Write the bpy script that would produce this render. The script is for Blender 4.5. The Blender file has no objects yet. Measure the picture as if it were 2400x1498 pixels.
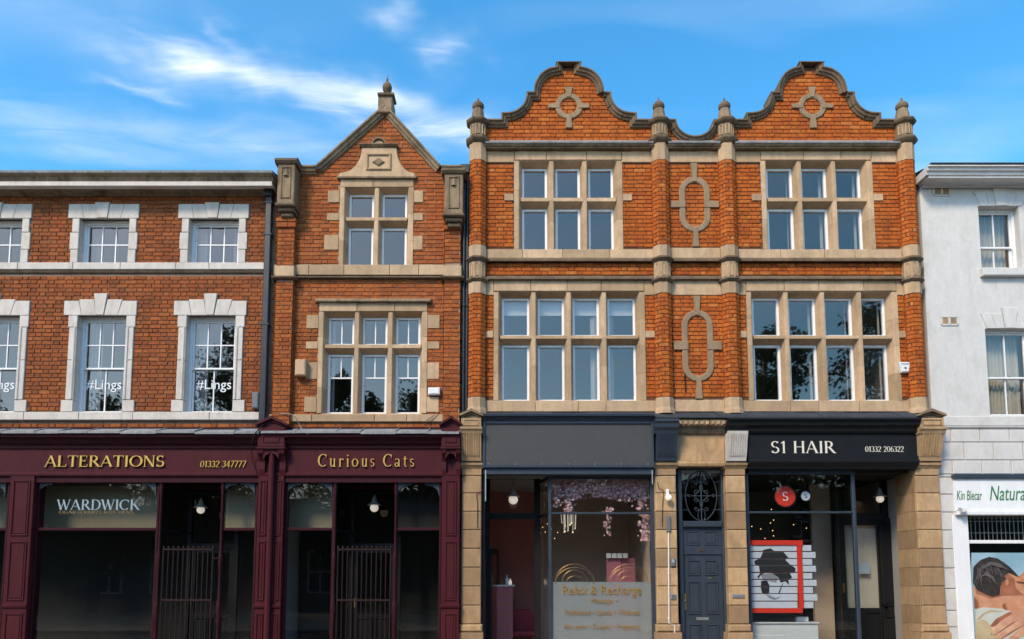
import bpy, bmesh, math, random
from mathutils import Vector, Matrix
random.seed(7)
R = math.radians
# ------------------------------------------------------------------ camera
F, CX, CY, T, D, CZ = 1733.0, 1200.0, 1195.0, R(5.4), 14.4, 1.65
scene = bpy.context.scene
col = scene.collection
cam_d = bpy.data.cameras.new('camera')
cam = bpy.data.objects.new('camera', cam_d); col.objects.link(cam)
cam.location = (0, -D, CZ); cam.rotation_euler = (R(90) + T, 0, 0)
cam_d.sensor_width = 36; cam_d.lens = 36 * F / 2400
cam_d.shift_y = (CY - 749) / 2400
cam_d.clip_end = 2000
scene.camera = cam
def zy(py, y=0.0):                      # height of picture row py on the plane at depth y
    return CZ + (D + y) * math.tan(T + math.atan((CY - py) / F))
def xx(px, py, y=0.0):
    return (px - CX) / F * ((D + y) * math.cos(T) + (zy(py, y) - CZ) * math.sin(T))
def rc(px0, py0, px1, py1, y=0.0, pm=None):   # x0, x1, z0, z1 of a picture rectangle standing at depth y
    m = (py0 + py1) / 2 if pm is None else pm
    return xx(px0, m, y), xx(px1, m, y), zy(py1, y), zy(py0, y)
# ------------------------------------------------------------------ sky and sun
SUN_EL, SUN_AZ = R(43), R(213)          # azimuth clockwise from +Y; from the upper left behind the camera
world = bpy.data.worlds.new('World'); scene.world = world; world.use_nodes = True
nt = world.node_tree; N = nt.nodes; L = nt.links
N.clear()
def nd(tree, t, **k):
    n = tree.nodes.new(t)
    for a, b in k.items():
        setattr(n, a, b)
    return n
def mth(tree, op, a, b=None, c=None, clamp=False):
    n = tree.nodes.new('ShaderNodeMath'); n.operation = op; n.use_clamp = clamp
    for i, v in enumerate((a, b, c)):
        if v is None: continue
        if isinstance(v, (int, float)): n.inputs[i].default_value = v
        else: tree.links.new(v, n.inputs[i])
    return n.outputs[0]
def skydir(px, py):                     # cloud-layer coordinates (x/z, y/z) of a picture point
    s = (CY - py) / F
    d = Vector(((px - CX) / F, math.cos(T) - s * math.sin(T), s * math.cos(T) + math.sin(T)))
    return d.x / d.z, d.y / d.z
sky = nd(nt, 'ShaderNodeTexSky', sky_type='NISHITA', sun_disc=False, sun_elevation=SUN_EL, sun_rotation=SUN_AZ,
         air_density=1.0, dust_density=0.6, ozone_density=1.6)
hsv = nd(nt, 'ShaderNodeHueSaturation'); hsv.inputs['Saturation'].default_value = 1.36; hsv.inputs['Hue'].default_value = 0.488; hsv.inputs['Value'].default_value = 1.66
L.new(sky.outputs[0], hsv.inputs['Color'])
tc = nd(nt, 'ShaderNodeTexCoord'); sx = nd(nt, 'ShaderNodeSeparateXYZ'); L.new(tc.outputs['Generated'], sx.inputs[0])
zc = mth(nt, 'MAXIMUM', sx.outputs[2], 0.06)
U = mth(nt, 'DIVIDE', sx.outputs[0], zc); V = mth(nt, 'DIVIDE', sx.outputs[1], zc)
cmb = nd(nt, 'ShaderNodeCombineXYZ'); L.new(U, cmb.inputs[0]); L.new(V, cmb.inputs[1])
def cnoise(scale, detail, rot, sc, dist=0.0, loc=(0, 0, 0)):
    mp = nd(nt, 'ShaderNodeMapping'); mp.inputs['Rotation'].default_value[2] = rot; mp.inputs['Scale'].default_value = sc
    mp.inputs['Location'].default_value = loc
    L.new(cmb.outputs[0], mp.inputs[0])
    n = nd(nt, 'ShaderNodeTexNoise'); n.inputs['Scale'].default_value = scale; n.inputs['Detail'].default_value = detail
    n.inputs['Roughness'].default_value = 0.62; n.inputs['Distortion'].default_value = dist
    L.new(mp.outputs[0], n.inputs['Vector']); return n.outputs['Fac']
n1 = cnoise(2.6, 6, R(-28), (1, 3.2, 1), 0.6)
n2 = cnoise(1.1, 2, R(-20), (1, 2.0, 1), 0.3, (3.1, 1.7, 0))
mpw = nd(nt, 'ShaderNodeTexNoise'); mpw.inputs['Scale'].default_value = 5.0; mpw.inputs['Detail'].default_value = 3; L.new(cmb.outputs[0], mpw.inputs['Vector'])
swp = nd(nt, 'ShaderNodeSeparateColor'); L.new(mpw.outputs['Color'], swp.inputs[0])
UW = mth(nt, 'ADD', U, mth(nt, 'MULTIPLY', mth(nt, 'SUBTRACT', swp.outputs[0], .5), .42)); VW = mth(nt, 'ADD', V, mth(nt, 'MULTIPLY', mth(nt, 'SUBTRACT', swp.outputs[1], .5), .22))
def blob(p0, p1, w, amp):               # one streak of cirrus in the cloud layer
    a = Vector(skydir(*p0)); b = Vector(skydir(*p1)); c = (a + b) / 2; d = b - a
    ln = d.length / 2; an = math.atan2(d.y, d.x)
    du = mth(nt, 'SUBTRACT', UW, c.x); dv = mth(nt, 'SUBTRACT', VW, c.y)
    p = mth(nt, 'ADD', mth(nt, 'MULTIPLY', du, math.cos(an) / ln), mth(nt, 'MULTIPLY', dv, math.sin(an) / ln))
    q = mth(nt, 'ADD', mth(nt, 'MULTIPLY', du, -math.sin(an) / w), mth(nt, 'MULTIPLY', dv, math.cos(an) / w))
    r = mth(nt, 'ADD', mth(nt, 'MULTIPLY', p, p), mth(nt, 'MULTIPLY', q, q))
    return mth(nt, 'MULTIPLY', mth(nt, 'EXPONENT', mth(nt, 'MULTIPLY', r, -0.9)), amp)
tot = None
for b in [((320, 95), (470, 150), 0.06, 1.0), ((430, 110), (900, 270), 0.055, 1.0), ((600, 150), (880, 240), 0.06, 0.6),
          ((255, 208), (440, 212), 0.02, 0.85), ((880, 270), (1180, 330), 0.07, 1.0), ((1000, 95), (1140, 140), 0.035, 0.8),
          ((860, 15), (960, 45), 0.035, 0.55), ((500, 0), (600, 105), 0.02, 0.5), ((-100, 260), (380, 360), 0.1, 0.42),
          ((420, 330), (760, 320), 0.07, 0.35)]:
    o = blob(*b); tot = o if tot is None else mth(nt, 'ADD', tot, o)
shaped = mth(nt, 'MULTIPLY', tot, mth(nt, 'MULTIPLY', mth(nt, 'SUBTRACT', n1, 0.30), 2.6, clamp=True), clamp=True)
veil = mth(nt, 'MULTIPLY', mth(nt, 'SUBTRACT', n2, 0.46), 2.0, clamp=True)
veil = mth(nt, 'MULTIPLY', veil, n1)
fac = mth(nt, 'MULTIPLY', mth(nt, 'ADD', mth(nt, 'MULTIPLY', shaped, 0.72), mth(nt, 'MULTIPLY', veil, 0.7)), 1.0, clamp=True)
mx = nd(nt, 'ShaderNodeMix', data_type='RGBA'); L.new(fac, mx.inputs[0]); L.new(hsv.outputs[0], mx.inputs[6])
mx.inputs[7].default_value = (6.4, 6.7, 7.0, 1)
bg = nd(nt, 'ShaderNodeBackground'); bg.inputs['Strength'].default_value = 0.15
L.new(mx.outputs[2], bg.inputs['Color'])
world.cycles.sampling_method = 'MANUAL'; world.cycles.sample_map_resolution = 256
wo = nd(nt, 'ShaderNodeOutputWorld'); L.new(bg.outputs[0], wo.inputs[0])
sun_d = bpy.data.lights.new('sun', 'SUN'); sun_d.energy = 3.1; sun_d.angle = R(14); sun_d.color = (1.0, 0.83, 0.6)
sun = bpy.data.objects.new('sun', sun_d); col.objects.link(sun)
sdir = Vector((math.sin(SUN_AZ) * math.cos(SUN_EL), math.cos(SUN_AZ) * math.cos(SUN_EL), math.sin(SUN_EL)))
sun.rotation_euler = sdir.to_track_quat('Z', 'Y').to_euler(); sun.location = (0, -10, 30)
vs = scene.view_settings; vs.view_transform = 'Standard'; vs.look = 'None'; vs.gamma = 1; vs.exposure = 0.40
vs.use_curve_mapping = False
scene.cycles.max_bounces = 5; scene.cycles.diffuse_bounces = 2; scene.cycles.use_adaptive_sampling = True; scene.cycles.adaptive_threshold = 0.03; scene.cycles.transparent_max_bounces = 16; scene.cycles.use_denoising = True
# ------------------------------------------------------------------ mesh builder
class MB:
    def __init__(s): s.v = []; s.f = []; s.r = []; s.cur = 0.0
    def add(s, vs_, fs_):
        o = len(s.v); s.v += [tuple(p) for p in vs_]
        for f in fs_: s.f.append(tuple(i + o for i in f)); s.r.append(s.cur)
        return s
    def box(s, x0, x1, y0, y1, z0, z1, c=0.0):   # y0 is the front; c chamfers the front edges
        if x1 < x0: x0, x1 = x1, x0
        if z1 < z0: z0, z1 = z1, z0
        c = min(c, (x1 - x0) * .3, (z1 - z0) * .3)
        if c <= 0:
            return s.add([(x0,y0,z0),(x1,y0,z0),(x1,y0,z1),(x0,y0,z1),(x0,y1,z0),(x1,y1,z0),(x1,y1,z1),(x0,y1,z1)],
                [(0,1,2,3),(5,4,7,6),(4,0,3,7),(1,5,6,2),(3,2,6,7),(4,5,1,0)])
        return s.add([(x0+c,y0,z0+c),(x1-c,y0,z0+c),(x1-c,y0,z1-c),(x0+c,y0,z1-c),
                (x0,y0+c,z0),(x1,y0+c,z0),(x1,y0+c,z1),(x0,y0+c,z1),(x0,y1,z0),(x1,y1,z0),(x1,y1,z1),(x0,y1,z1)],
                [(0,1,2,3),(4,5,1,0),(5,6,2,1),(6,7,3,2),(7,4,0,3),(8,9,5,4),(9,10,6,5),(10,11,7,6),(11,8,4,7),(9,8,11,10)])
    def prism(s, poly, y0, y1, c=0.0):           # polygon in XZ, front at y0
        a = sum(poly[i][0]*poly[(i+1) % len(poly)][1]-poly[(i+1) % len(poly)][0]*poly[i][1] for i in range(len(poly)))
        if a < 0: poly = poly[::-1]
        n = len(poly); mxx = sum(p[0] for p in poly)/n; mz = sum(p[1] for p in poly)/n
        if c > 0:
            v = []
            for x, z in poly:
                d = Vector((mxx-x, mz-z)); d = d.normalized()*c*1.35 if d.length > 1e-6 else d
                v.append((x+d.x, y0, z+d.y))
            v += [(x, y0+c, z) for x, z in poly] + [(x, y1, z) for x, z in poly]
            fs_ = [tuple(range(n)), tuple(range(3*n-1, 2*n-1, -1))]
            for i in range(n):
                j = (i+1) % n
                fs_ += [(n+i, n+j, j, i), (2*n+i, 2*n+j, n+j, n+i)]
        else:
            v = [(x, y0, z) for x, z in poly] + [(x, y1, z) for x, z in poly]
            fs_ = [tuple(range(n)), tuple(range(2*n-1, n-1, -1))] + [(n+i, n+(i+1) % n, (i+1) % n, i) for i in range(n)]
        return s.add(v, fs_)
    def profx(s, prof, x0, x1, m0=0.0, m1=0.0):  # profile [(y,z)] run along X; m0, m1 mitre the ends by the profile's depth
        n = len(prof)
        v = [(x0 + m0*(p[0]-prof[0][0]), p[0], p[1]) for p in prof] + [(x1 + m1*(p[0]-prof[0][0]), p[0], p[1]) for p in prof]
        return s.add(v, [tuple(range(n))[::-1], tuple(range(n, 2*n))] + [(i, (i+1) % n, n+(i+1) % n, n+i) for i in range(n)])
    def lathe(s, prof, cx, cy, n=8, ph=None, x_s=1.0):  # prof [(apothem, z)]
        ph = math.pi/n if ph is None else ph
        k = 1/math.cos(math.pi/n); m = len(prof)
        v = [(cx + r*k*x_s*math.sin(2*math.pi*i/n+ph), cy - r*k*math.cos(2*math.pi*i/n+ph), z) for r, z in prof for i in range(n)]
        f = [(j*n+i, j*n+(i+1) % n, (j+1)*n+(i+1) % n, (j+1)*n+i) for j in range(m-1) for i in range(n)]
        f += [tuple(range(n))[::-1], tuple((m-1)*n+i for i in range(n))]
        return s.add(v, f)
    def tube(s, pts, r, n=8):
        pts = [Vector(p) for p in pts]; rs = r if isinstance(r, (list, tuple)) else [r]*len(pts)
        v = []; up = None
        for i, p in enumerate(pts):
            d = (pts[min(i+1, len(pts)-1)] - pts[max(i-1, 0)]).normalized()
            if up is None: up = d.orthogonal().normalized()
            up = (up - d*up.dot(d)); up = up.normalized() if up.length > 1e-5 else d.orthogonal().normalized()
            w = d.cross(up)
            v += [p + (up*math.cos(2*math.pi*k/n) + w*math.sin(2*math.pi*k/n))*rs[i] for k in range(n)]
        m = len(pts)
        f = [(j*n+i, j*n+(i+1) % n, (j+1)*n+(i+1) % n, (j+1)*n+i) for j in range(m-1) for i in range(n)]
        f += [tuple(range(n))[::-1], tuple((m-1)*n+i for i in range(n))]
        return s.add(v, f)
    def sweep(s, path, prof, closed=False):      # path [(x,z)] in the wall plane, profile [(n,y)]: n outwards (left of travel)
        n = len(path); m = len(prof); v = []
        for i, p in enumerate(path):
            P = Vector(p)
            a = Vector(path[(i-1) % n]) if (i or closed) else None
            b = Vector(path[(i+1) % n]) if (i < n-1 or closed) else None
            d1 = (P-a).normalized() if a is not None else None; d2 = (b-P).normalized() if b is not None else None
            if d1 is None: d1 = d2
            if d2 is None: d2 = d1
            nn = Vector((-(d1.y+d2.y), d1.x+d2.x)); nn.normalize()
            k = 1/max(0.45, nn.dot(Vector((-d1.y, d1.x))))
            v += [(P.x+nn.x*q[0]*k, q[1], P.y+nn.y*q[0]*k) for q in prof]
        f = []
        for i in range(n if closed else n-1):
            j = (i+1) % n
            f += [(i*m+k, i*m+(k+1) % m, j*m+(k+1) % m, j*m+k) for k in range(m)]
        if not closed: f += [tuple(range(m))[::-1], tuple((n-1)*m+k for k in range(m))]
        return s.add(v, f)
    def ball(s, c, r, nu=14, nv=9, sc=(1, 1, 1)):
        v = [(c[0], c[1], c[2]-r*sc[2])]
        for j in range(1, nv):
            t = -math.pi/2 + math.pi*j/nv
            v += [(c[0]+r*sc[0]*math.cos(t)*math.cos(2*math.pi*i/nu), c[1]+r*sc[1]*math.cos(t)*math.sin(2*math.pi*i/nu), c[2]+r*sc[2]*math.sin(t)) for i in range(nu)]
        v.append((c[0], c[1], c[2]+r*sc[2])); e = len(v)-1
        f = [(0, 1+(i+1) % nu, 1+i) for i in range(nu)]
        for j in range(nv-2):
            f += [(1+j*nu+i, 1+j*nu+(i+1) % nu, 1+(j+1)*nu+(i+1) % nu, 1+(j+1)*nu+i) for i in range(nu)]
        f += [(1+(nv-2)*nu+i, 1+(nv-2)*nu+(i+1) % nu, e) for i in range(nu)]
        return s.add(v, f)
    def build(s, name, m, parent=None, smooth=False, fix=True, rnd=False):
        me = bpy.data.meshes.new(name); me.from_pydata(s.v, [], s.f)
        if rnd:
            a = me.attributes.new('rnd', 'FLOAT', 'FACE'); a.data.foreach_set('value', s.r)
        if fix:
            b = bmesh.new(); b.from_mesh(me); bmesh.ops.recalc_face_normals(b, faces=b.faces[:]); b.to_mesh(me); b.free()
        if smooth:
            me.polygons.foreach_set('use_smooth', [True]*len(me.polygons))
            me.set_sharp_from_angle(angle=R(38))
        me.materials.append(m); me.update()
        o = bpy.data.objects.new(name, me); col.objects.link(o)
        if parent is not None: o.parent = parent
        return o
def tag(o, label=None, cat=None, group=None, kind=None):
    if label: o['label'] = label
    if cat: o['category'] = cat
    if group: o['group'] = group
    if kind: o['kind'] = kind
    return o
def thing(name, label, cat, loc=(0, 0, 0), group=None):
    o = bpy.data.objects.new(name, None); col.objects.link(o); o.empty_display_size = 0.1
    return tag(o, label, cat, group)        # parts are modelled in place, so the root stays at the origin
def copy_tree(o, parent, off):
    c = o.copy(); col.objects.link(c); c.parent = parent
    if parent is None: c.location = Vector(c.location) + Vector(off)
    for ch in o.children: copy_tree(ch, c, off)
    return c
# ------------------------------------------------------------------ materials
def newmat(name):
    m = bpy.data.materials.new(name); m.use_nodes = True
    t = m.node_tree; t.nodes.clear()
    out = t.nodes.new('ShaderNodeOutputMaterial'); p = t.nodes.new('ShaderNodeBsdfPrincipled')
    t.links.new(p.outputs[0], out.inputs[0]); return m, t, p
def noise(t, scale, detail=4, sc=(1, 1, 1), rough=0.6, dist=0.0):
    c = t.nodes.new('ShaderNodeTexCoord'); mp = t.nodes.new('ShaderNodeMapping'); mp.inputs['Scale'].default_value = sc
    g = t.nodes.new('ShaderNodeNewGeometry'); t.links.new(g.outputs['Position'], mp.inputs[0])
    n = t.nodes.new('ShaderNodeTexNoise'); n.inputs['Scale'].default_value = scale; n.inputs['Detail'].default_value = detail
    n.inputs['Roughness'].default_value = rough; n.inputs['Distortion'].default_value = dist
    t.links.new(mp.outputs[0], n.inputs['Vector']); t.nodes.remove(c); return n.outputs['Fac']
def ramp(t, fac, stops):
    r = t.nodes.new('ShaderNodeValToRGB'); e = r.color_ramp.elements
    while len(e) < len(stops): e.new(0.5)
    for q, (p, c) in zip(e, stops):
        q.position = p; q.color = (c, c, c, 1) if isinstance(c, (int, float)) else (*c, 1)
    t.links.new(fac, r.inputs[0]); return r.outputs[0]
def mixc(t, fac, a, b, mode='MIX'):
    n = t.nodes.new('ShaderNodeMix'); n.data_type = 'RGBA'; n.blend_type = mode
    for i, v in ((0, fac), (6, a), (7, b)):
        if isinstance(v, (int, float)): n.inputs[i].default_value = v
        elif isinstance(v, tuple): n.inputs[i].default_value = (*v, 1)
        else: t.links.new(v, n.inputs[i])
    return n.outputs[2]
def bump(t, p, h, strength=0.3, dist=0.01):
    b = t.nodes.new('ShaderNodeBump'); b.inputs['Strength'].default_value = strength; b.inputs['Distance'].default_value = dist
    t.links.new(h, b.inputs['Height']); t.links.new(b.outputs[0], p.inputs['Normal'])
def rndval(t):
    a = t.nodes.new('ShaderNodeAttribute'); a.attribute_name = 'rnd'; a.attribute_type = 'GEOMETRY'
    o = t.nodes.new('ShaderNodeObjectInfo')
    return mth(t, 'FRACT', mth(t, 'ADD', a.outputs['Fac'], o.outputs['Random']))
def mat_brick(name, stops, grime, speck):
    m, t, p = newmat(name); r = rndval(t)
    c = ramp(t, r, stops)
    n = noise(t, 9, 6, rough=0.7)
    c = mixc(t, ramp(t, n, [(0.42, 0.0), (0.72, 0.6)]), c, grime)
    n2 = noise(t, 48, 3, (1, 1, 1.6))
    c = mixc(t, ramp(t, n2, [(0.56, 0.0), (0.70, 0.7)]), c, speck)
    c = mixc(t, ramp(t, noise(t, 30, 4, (1, 1, 1.8), .7), [(0.56, 0.0), (0.68, .7)]), c, tuple(v*.55 for v in grime))
    big = noise(t, 0.9, 4)
    c = mixc(t, ramp(t, big, [(0.35, 0.0), (0.75, 0.3)]), c, grime)
    c = mixc(t, ramp(t, noise(t, 3.2, 5, (1, 1, .22), .7), [(0.5, 0.0), (0.75, 0.55)]), c, tuple(v*.6 for v in grime))
    c = mixc(t, ramp(t, noise(t, 5.5, 6, (1, 1, .6), .75, .5), [(0.64, 0.0), (0.76, 0.3)]), c, (.5, .38, .28))
    t.links.new(c, p.inputs['Base Color']); p.inputs['Roughness'].default_value = 0.92; p.inputs['Specular IOR Level'].default_value = .12
    bump(t, p, noise(t, 60, 6, rough=0.75), 0.8, 0.012); return m
def mat_stone(name, base, dark, warm, amt=0.5, stain=0.6, objvar=0.25, b=0.35):
    m, t, p = newmat(name); r = rndval(t)
    c = mixc(t, mth(t, 'MULTIPLY', r, objvar * 2), base, warm)
    n = noise(t, 2.3, 7, (1, 1, 0.8), 0.68, 0.4)
    c = mixc(t, ramp(t, n, [(0.45, 0.0), (0.7, stain)]), c, dark)
    f = noise(t, 11, 6, (1, 1, 0.45), 0.7)
    c = mixc(t, ramp(t, f, [(0.4, 0.0), (0.75, amt)]), c, dark)
    v = noise(t, 90, 3); c = mixc(t, ramp(t, v, [(0.3, 0.18), (0.6, 0.0)]), c, dark)
    c = mixc(t, ramp(t, noise(t, 24, 3), [(0.70, 0.0), (0.75, .8)]), c, tuple(q*.7 for q in dark))
    c = mixc(t, ramp(t, noise(t, 7, 5, (1, 1, .12), .7), [(0.52, 0.0), (0.78, stain)]), c, tuple(q*.75 for q in dark))
    t.links.new(c, p.inputs['Base Color']); p.inputs['Roughness'].default_value = 0.88; p.inputs['Specular IOR Level'].default_value = .2
    bump(t, p, noise(t, 42, 7, rough=0.7), b, 0.012); return m
def mat_paint(name, c0, rough=0.45, var=0.25, wear=None, spec=0.4, b=0.08, streak=.3):
    m, t, p = newmat(name)
    d = tuple(v * 0.6 for v in c0)
    c = mixc(t, ramp(t, noise(t, 5, 6, (1, 1, 0.5)), [(0.35, 0.0), (0.8, var * 2)]), c0, d)
    c = mixc(t, ramp(t, noise(t, 9, 5, (1, 1, .15), .7), [(0.5, 0.0), (0.8, streak)]), c, tuple(min(1, v*1.4+.006) for v in c0))
    if wear: c = mixc(t, ramp(t, noise(t, 26, 6, rough=0.75), [(0.62, 0.0), (0.74, 0.6)]), c, wear)
    t.links.new(c, p.inputs['Base Color'])
    rr = ramp(t, noise(t, 12, 4), [(0.3, max(0.05, rough - .12)), (0.8, min(1, rough + .18))]); t.links.new(rr, p.inputs['Roughness'])
    p.inputs['Specular IOR Level'].default_value = spec
    bump(t, p, noise(t, 30, 5), b, 0.008); return m
def mat_plain(name, c0, rough=0.5, metal=0.0, emit=None, es=0.0):
    m, t, p = newmat(name)
    c = mixc(t, ramp(t, noise(t, 14, 4), [(0.3, 0.0), (0.8, 0.35)]), c0, tuple(v*0.7 for v in c0))
    t.links.new(c, p.inputs['Base Color']); p.inputs['Roughness'].default_value = rough; p.inputs['Metallic'].default_value = metal
    if emit: p.inputs['Emission Color'].default_value = (*emit, 1); p.inputs['Emission Strength'].default_value = es
    return m
def mat_glass(name, refl=0.11, tint=(0.86, 0.9, 0.9), wav=0.012, frost=None):
    m = bpy.data.materials.new(name); m.use_nodes = True; t = m.node_tree; t.nodes.clear()
    out = t.nodes.new('ShaderNodeOutputMaterial'); tr = t.nodes.new('ShaderNodeBsdfTransparent'); tr.inputs[0].default_value = (*tint, 1)
    gl = t.nodes.new('ShaderNodeBsdfGlossy'); gl.inputs['Roughness'].default_value = 0.015; gl.inputs['Color'].default_value = (1.0, .85, .73, 1)
    b = t.nodes.new('ShaderNodeBump'); b.inputs['Strength'].default_value = wav; b.inputs['Distance'].default_value = 0.05
    t.links.new(noise(t, 1.6, 2), b.inputs['Height']); t.links.new(b.outputs[0], gl.inputs['Normal'])
    fr = t.nodes.new('ShaderNodeLayerWeight'); fr.inputs[0].default_value = .5
    f = mth(t, 'ADD', mth(t, 'MULTIPLY', mth(t, 'POWER', fr.outputs['Facing'], 5.0), .9), refl, clamp=True)
    mxs = t.nodes.new('ShaderNodeMixShader'); t.links.new(f, mxs.inputs[0]); t.links.new(tr.outputs[0], mxs.inputs[1]); t.links.new(gl.outputs[0], mxs.inputs[2])
    o = mxs.outputs[0]
    if frost:
        df = t.nodes.new('ShaderNodeBsdfDiffuse'); df.inputs[0].default_value = (*frost, 1)
        m2 = t.nodes.new('ShaderNodeMixShader'); m2.inputs[0].default_value = 0.62
        t.links.new(o, m2.inputs[1]); t.links.new(df.outputs[0], m2.inputs[2]); o = m2.outputs[0]
    t.links.new(o, out.inputs[0]); return m
M = {}
M['brick1'] = mat_brick('old_red_brick', [(0, (0.225, 0.0590, 0.0206)), (.3, (0.299, 0.0771, 0.0238)), (.6, (0.345, 0.0925, 0.0269)), (.85, (0.392, 0.1179, 0.0365)), (1, (0.234, 0.0617, 0.0222))], (0.140, 0.0590, 0.0301), (0.392, 0.2177, 0.1109))
M['brick2'] = mat_brick('red_brick', [(0, (0.262, 0.0635, 0.0190)), (.3, (0.356, 0.0871, 0.0222)), (.65, (0.412, 0.1071, 0.0253)), (.9, (0.449, 0.1315, 0.0356)), (1, (0.290, 0.0708, 0.0206))], (0.169, 0.0617, 0.0277), (0.467, 0.2540, 0.1188))
M['brick3'] = mat_brick('orange_brick', [(0, (0.343, 0.0728, 0.0139)), (.35, (0.442, 0.1009, 0.0164)), (.7, (0.496, 0.1213, 0.0190)), (.92, (0.524, 0.1446, 0.0260)), (.97, (0.541, 0.1959, 0.0476)), (1, (0.397, 0.0840, 0.0147))], (0.234, 0.0635, 0.0208), (0.559, 0.2799, 0.1040))
M['mortar1'] = mat_stone('grey_mortar', (.22, .155, .105), (.13, .09, .065), (.36, .27, .2))
M['mortar2'] = mat_stone('pale_mortar', (.33, .225, .15), (.2, .12, .08), (.45, .34, .25))
M['mortar3'] = mat_stone('dark_mortar', (.17, .075, .04), (.06, .035, .025), (.17, .08, .045))
M['stone'] = mat_stone('sandstone', (.60, .42, .265), (.20, .135, .082), (.38, .26, .155), amt=.36, stain=.42, objvar=.5)
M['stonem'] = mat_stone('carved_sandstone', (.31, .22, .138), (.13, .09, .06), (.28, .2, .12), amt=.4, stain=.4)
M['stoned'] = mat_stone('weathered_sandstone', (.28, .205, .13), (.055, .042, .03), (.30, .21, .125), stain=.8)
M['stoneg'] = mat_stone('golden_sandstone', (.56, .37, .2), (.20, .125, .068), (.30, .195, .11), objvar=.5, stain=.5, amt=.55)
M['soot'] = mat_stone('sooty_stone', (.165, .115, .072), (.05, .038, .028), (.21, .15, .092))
M['pale'] = mat_stone('pale_painted_stone', (.62, .57, .52), (.25, .21, .18), (.56, .51, .46), amt=.3, stain=.3, objvar=.15, b=.15)
M['white'] = mat_stone('white_render', (.61, .595, .58), (.30, .27, .23), (.6, .585, .57), amt=.2, stain=.24, objvar=.1, b=.3)
M['upvc'] = mat_paint('white_frame', (.74, .75, .77), .35, .08, spec=.5)
M['cream'] = mat_paint('cream_frame', (.20, .175, .115), .45, .12)
M['maroon'] = mat_paint('maroon_paint', (.062, .0115, .0165), .5, .35, (.1, .03, .034), .12)
M['maroond'] = mat_paint('deep_maroon_paint', (.038, .008, .013), .5, .3, (.07, .022, .026), .12)
M['black'] = mat_paint('black_paint', (.010, .0105, .012), .5, .3, (.035, .035, .035), .2)
M['slateblue'] = mat_paint('slate_blue_paint', (.030, .042, .062), .4, .3, (.07, .075, .08), .5)
M['greysign'] = mat_paint('charcoal_board', (.05, .051, .053), .6, .12, b=.25, streak=.06)
M['pipe'] = mat_paint('black_iron_paint', (.018, .021, .027), .4, .3)
M['iron'] = mat_paint('brown_iron_paint', (.024, .013, .012), .55, .3, (.06, .035, .03), .15)
M['lead'] = mat_stone('lead_sheet', (.26, .27, .28), (.10, .10, .10), (.34, .33, .31), amt=.7)
M['slate'] = mat_stone('roof_slate', (.045, .05, .06), (.02, .022, .026), (.06, .065, .075))
M['gold'] = mat_plain('gold_leaf', (.62, .40, .10), .38, .55)
M['ochre'] = mat_plain('ochre_vinyl', (.30, .165, .025), .6)
M['silver'] = mat_plain('cream_letter', (.70, .66, .58), .5)
M['vinylw'] = mat_plain('white_vinyl', (.72, .76, .8), .5)
M['vinylb'] = mat_plain('pale_blue_vinyl', (.27, .35, .39), .5)
M['brass'] = mat_plain('worn_brass', (.35, .24, .1), .4, .8)
M['steel'] = mat_plain('steel', (.5, .5, .5), .35, .8)
M['glass'] = mat_glass('window_glass', 0.15, (.82, .84, .85))
M['glasss'] = mat_glass('shop_glass', 0.05, (.9, .92, .92), .006)
M['frost'] = mat_glass('frosted_glass', 0.06, frost=(.33, .345, .35))
M['room'] = mat_plain('room_plaster', (.32, .31, .3), .9)
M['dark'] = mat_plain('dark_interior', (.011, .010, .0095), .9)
M['curtain'] = mat_plain('net_curtain', (.34, .34, .34), .9)
M['curtainb'] = mat_plain('cream_curtain', (.50, .46, .38), .9)
M['blind'] = mat_plain('roller_blind', (.62, .64, .66), .8)
M['plastic'] = mat_plain('white_plastic', (.72, .72, .7), .4)
M['tan'] = mat_plain('tan_plastic', (.46, .3, .17), .5)
M['greybox'] = mat_plain('grey_plastic', (.12, .13, .15), .5)
M['red'] = mat_plain('red_paint', (.62, .035, .015), .4)
M['green'] = mat_plain('green_print', (.02, .17, .06), .5)
M['globe'] = mat_plain('opal_glass', (.75, .72, .66), .2, 0, (1, .86, .66), .35)
M['enamel'] = mat_plain('enamel_shade', (.25, .24, .22), .35)
M['pink'] = mat_plain('pink_panel', (.42, .14, .17), .6)
M['asphalt'] = mat_stone('asphalt', (.05, .05, .052), (.03, .03, .03), (.06, .06, .06))
M['paving'] = mat_stone('paving', (.38, .34, .29), (.22, .19, .16), (.42, .37, .32))
M['bark'] = mat_stone('bark', (.09, .065, .045), (.03, .025, .02), (.11, .08, .06))
def mat_leaf(name, a, b_):
    m, t, p = newmat(name); c = ramp(t, rndval(t), [(0, a), (1, b_)])
    t.links.new(c, p.inputs['Base Color']); p.inputs['Roughness'].default_value = .7; return m
M['leaf'] = mat_leaf('foliage', (.03, .055, .018), (.08, .12, .035))
M['rose'] = mat_leaf('pink_flowers', (.45, .18, .19), (.85, .6, .6))
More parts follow.
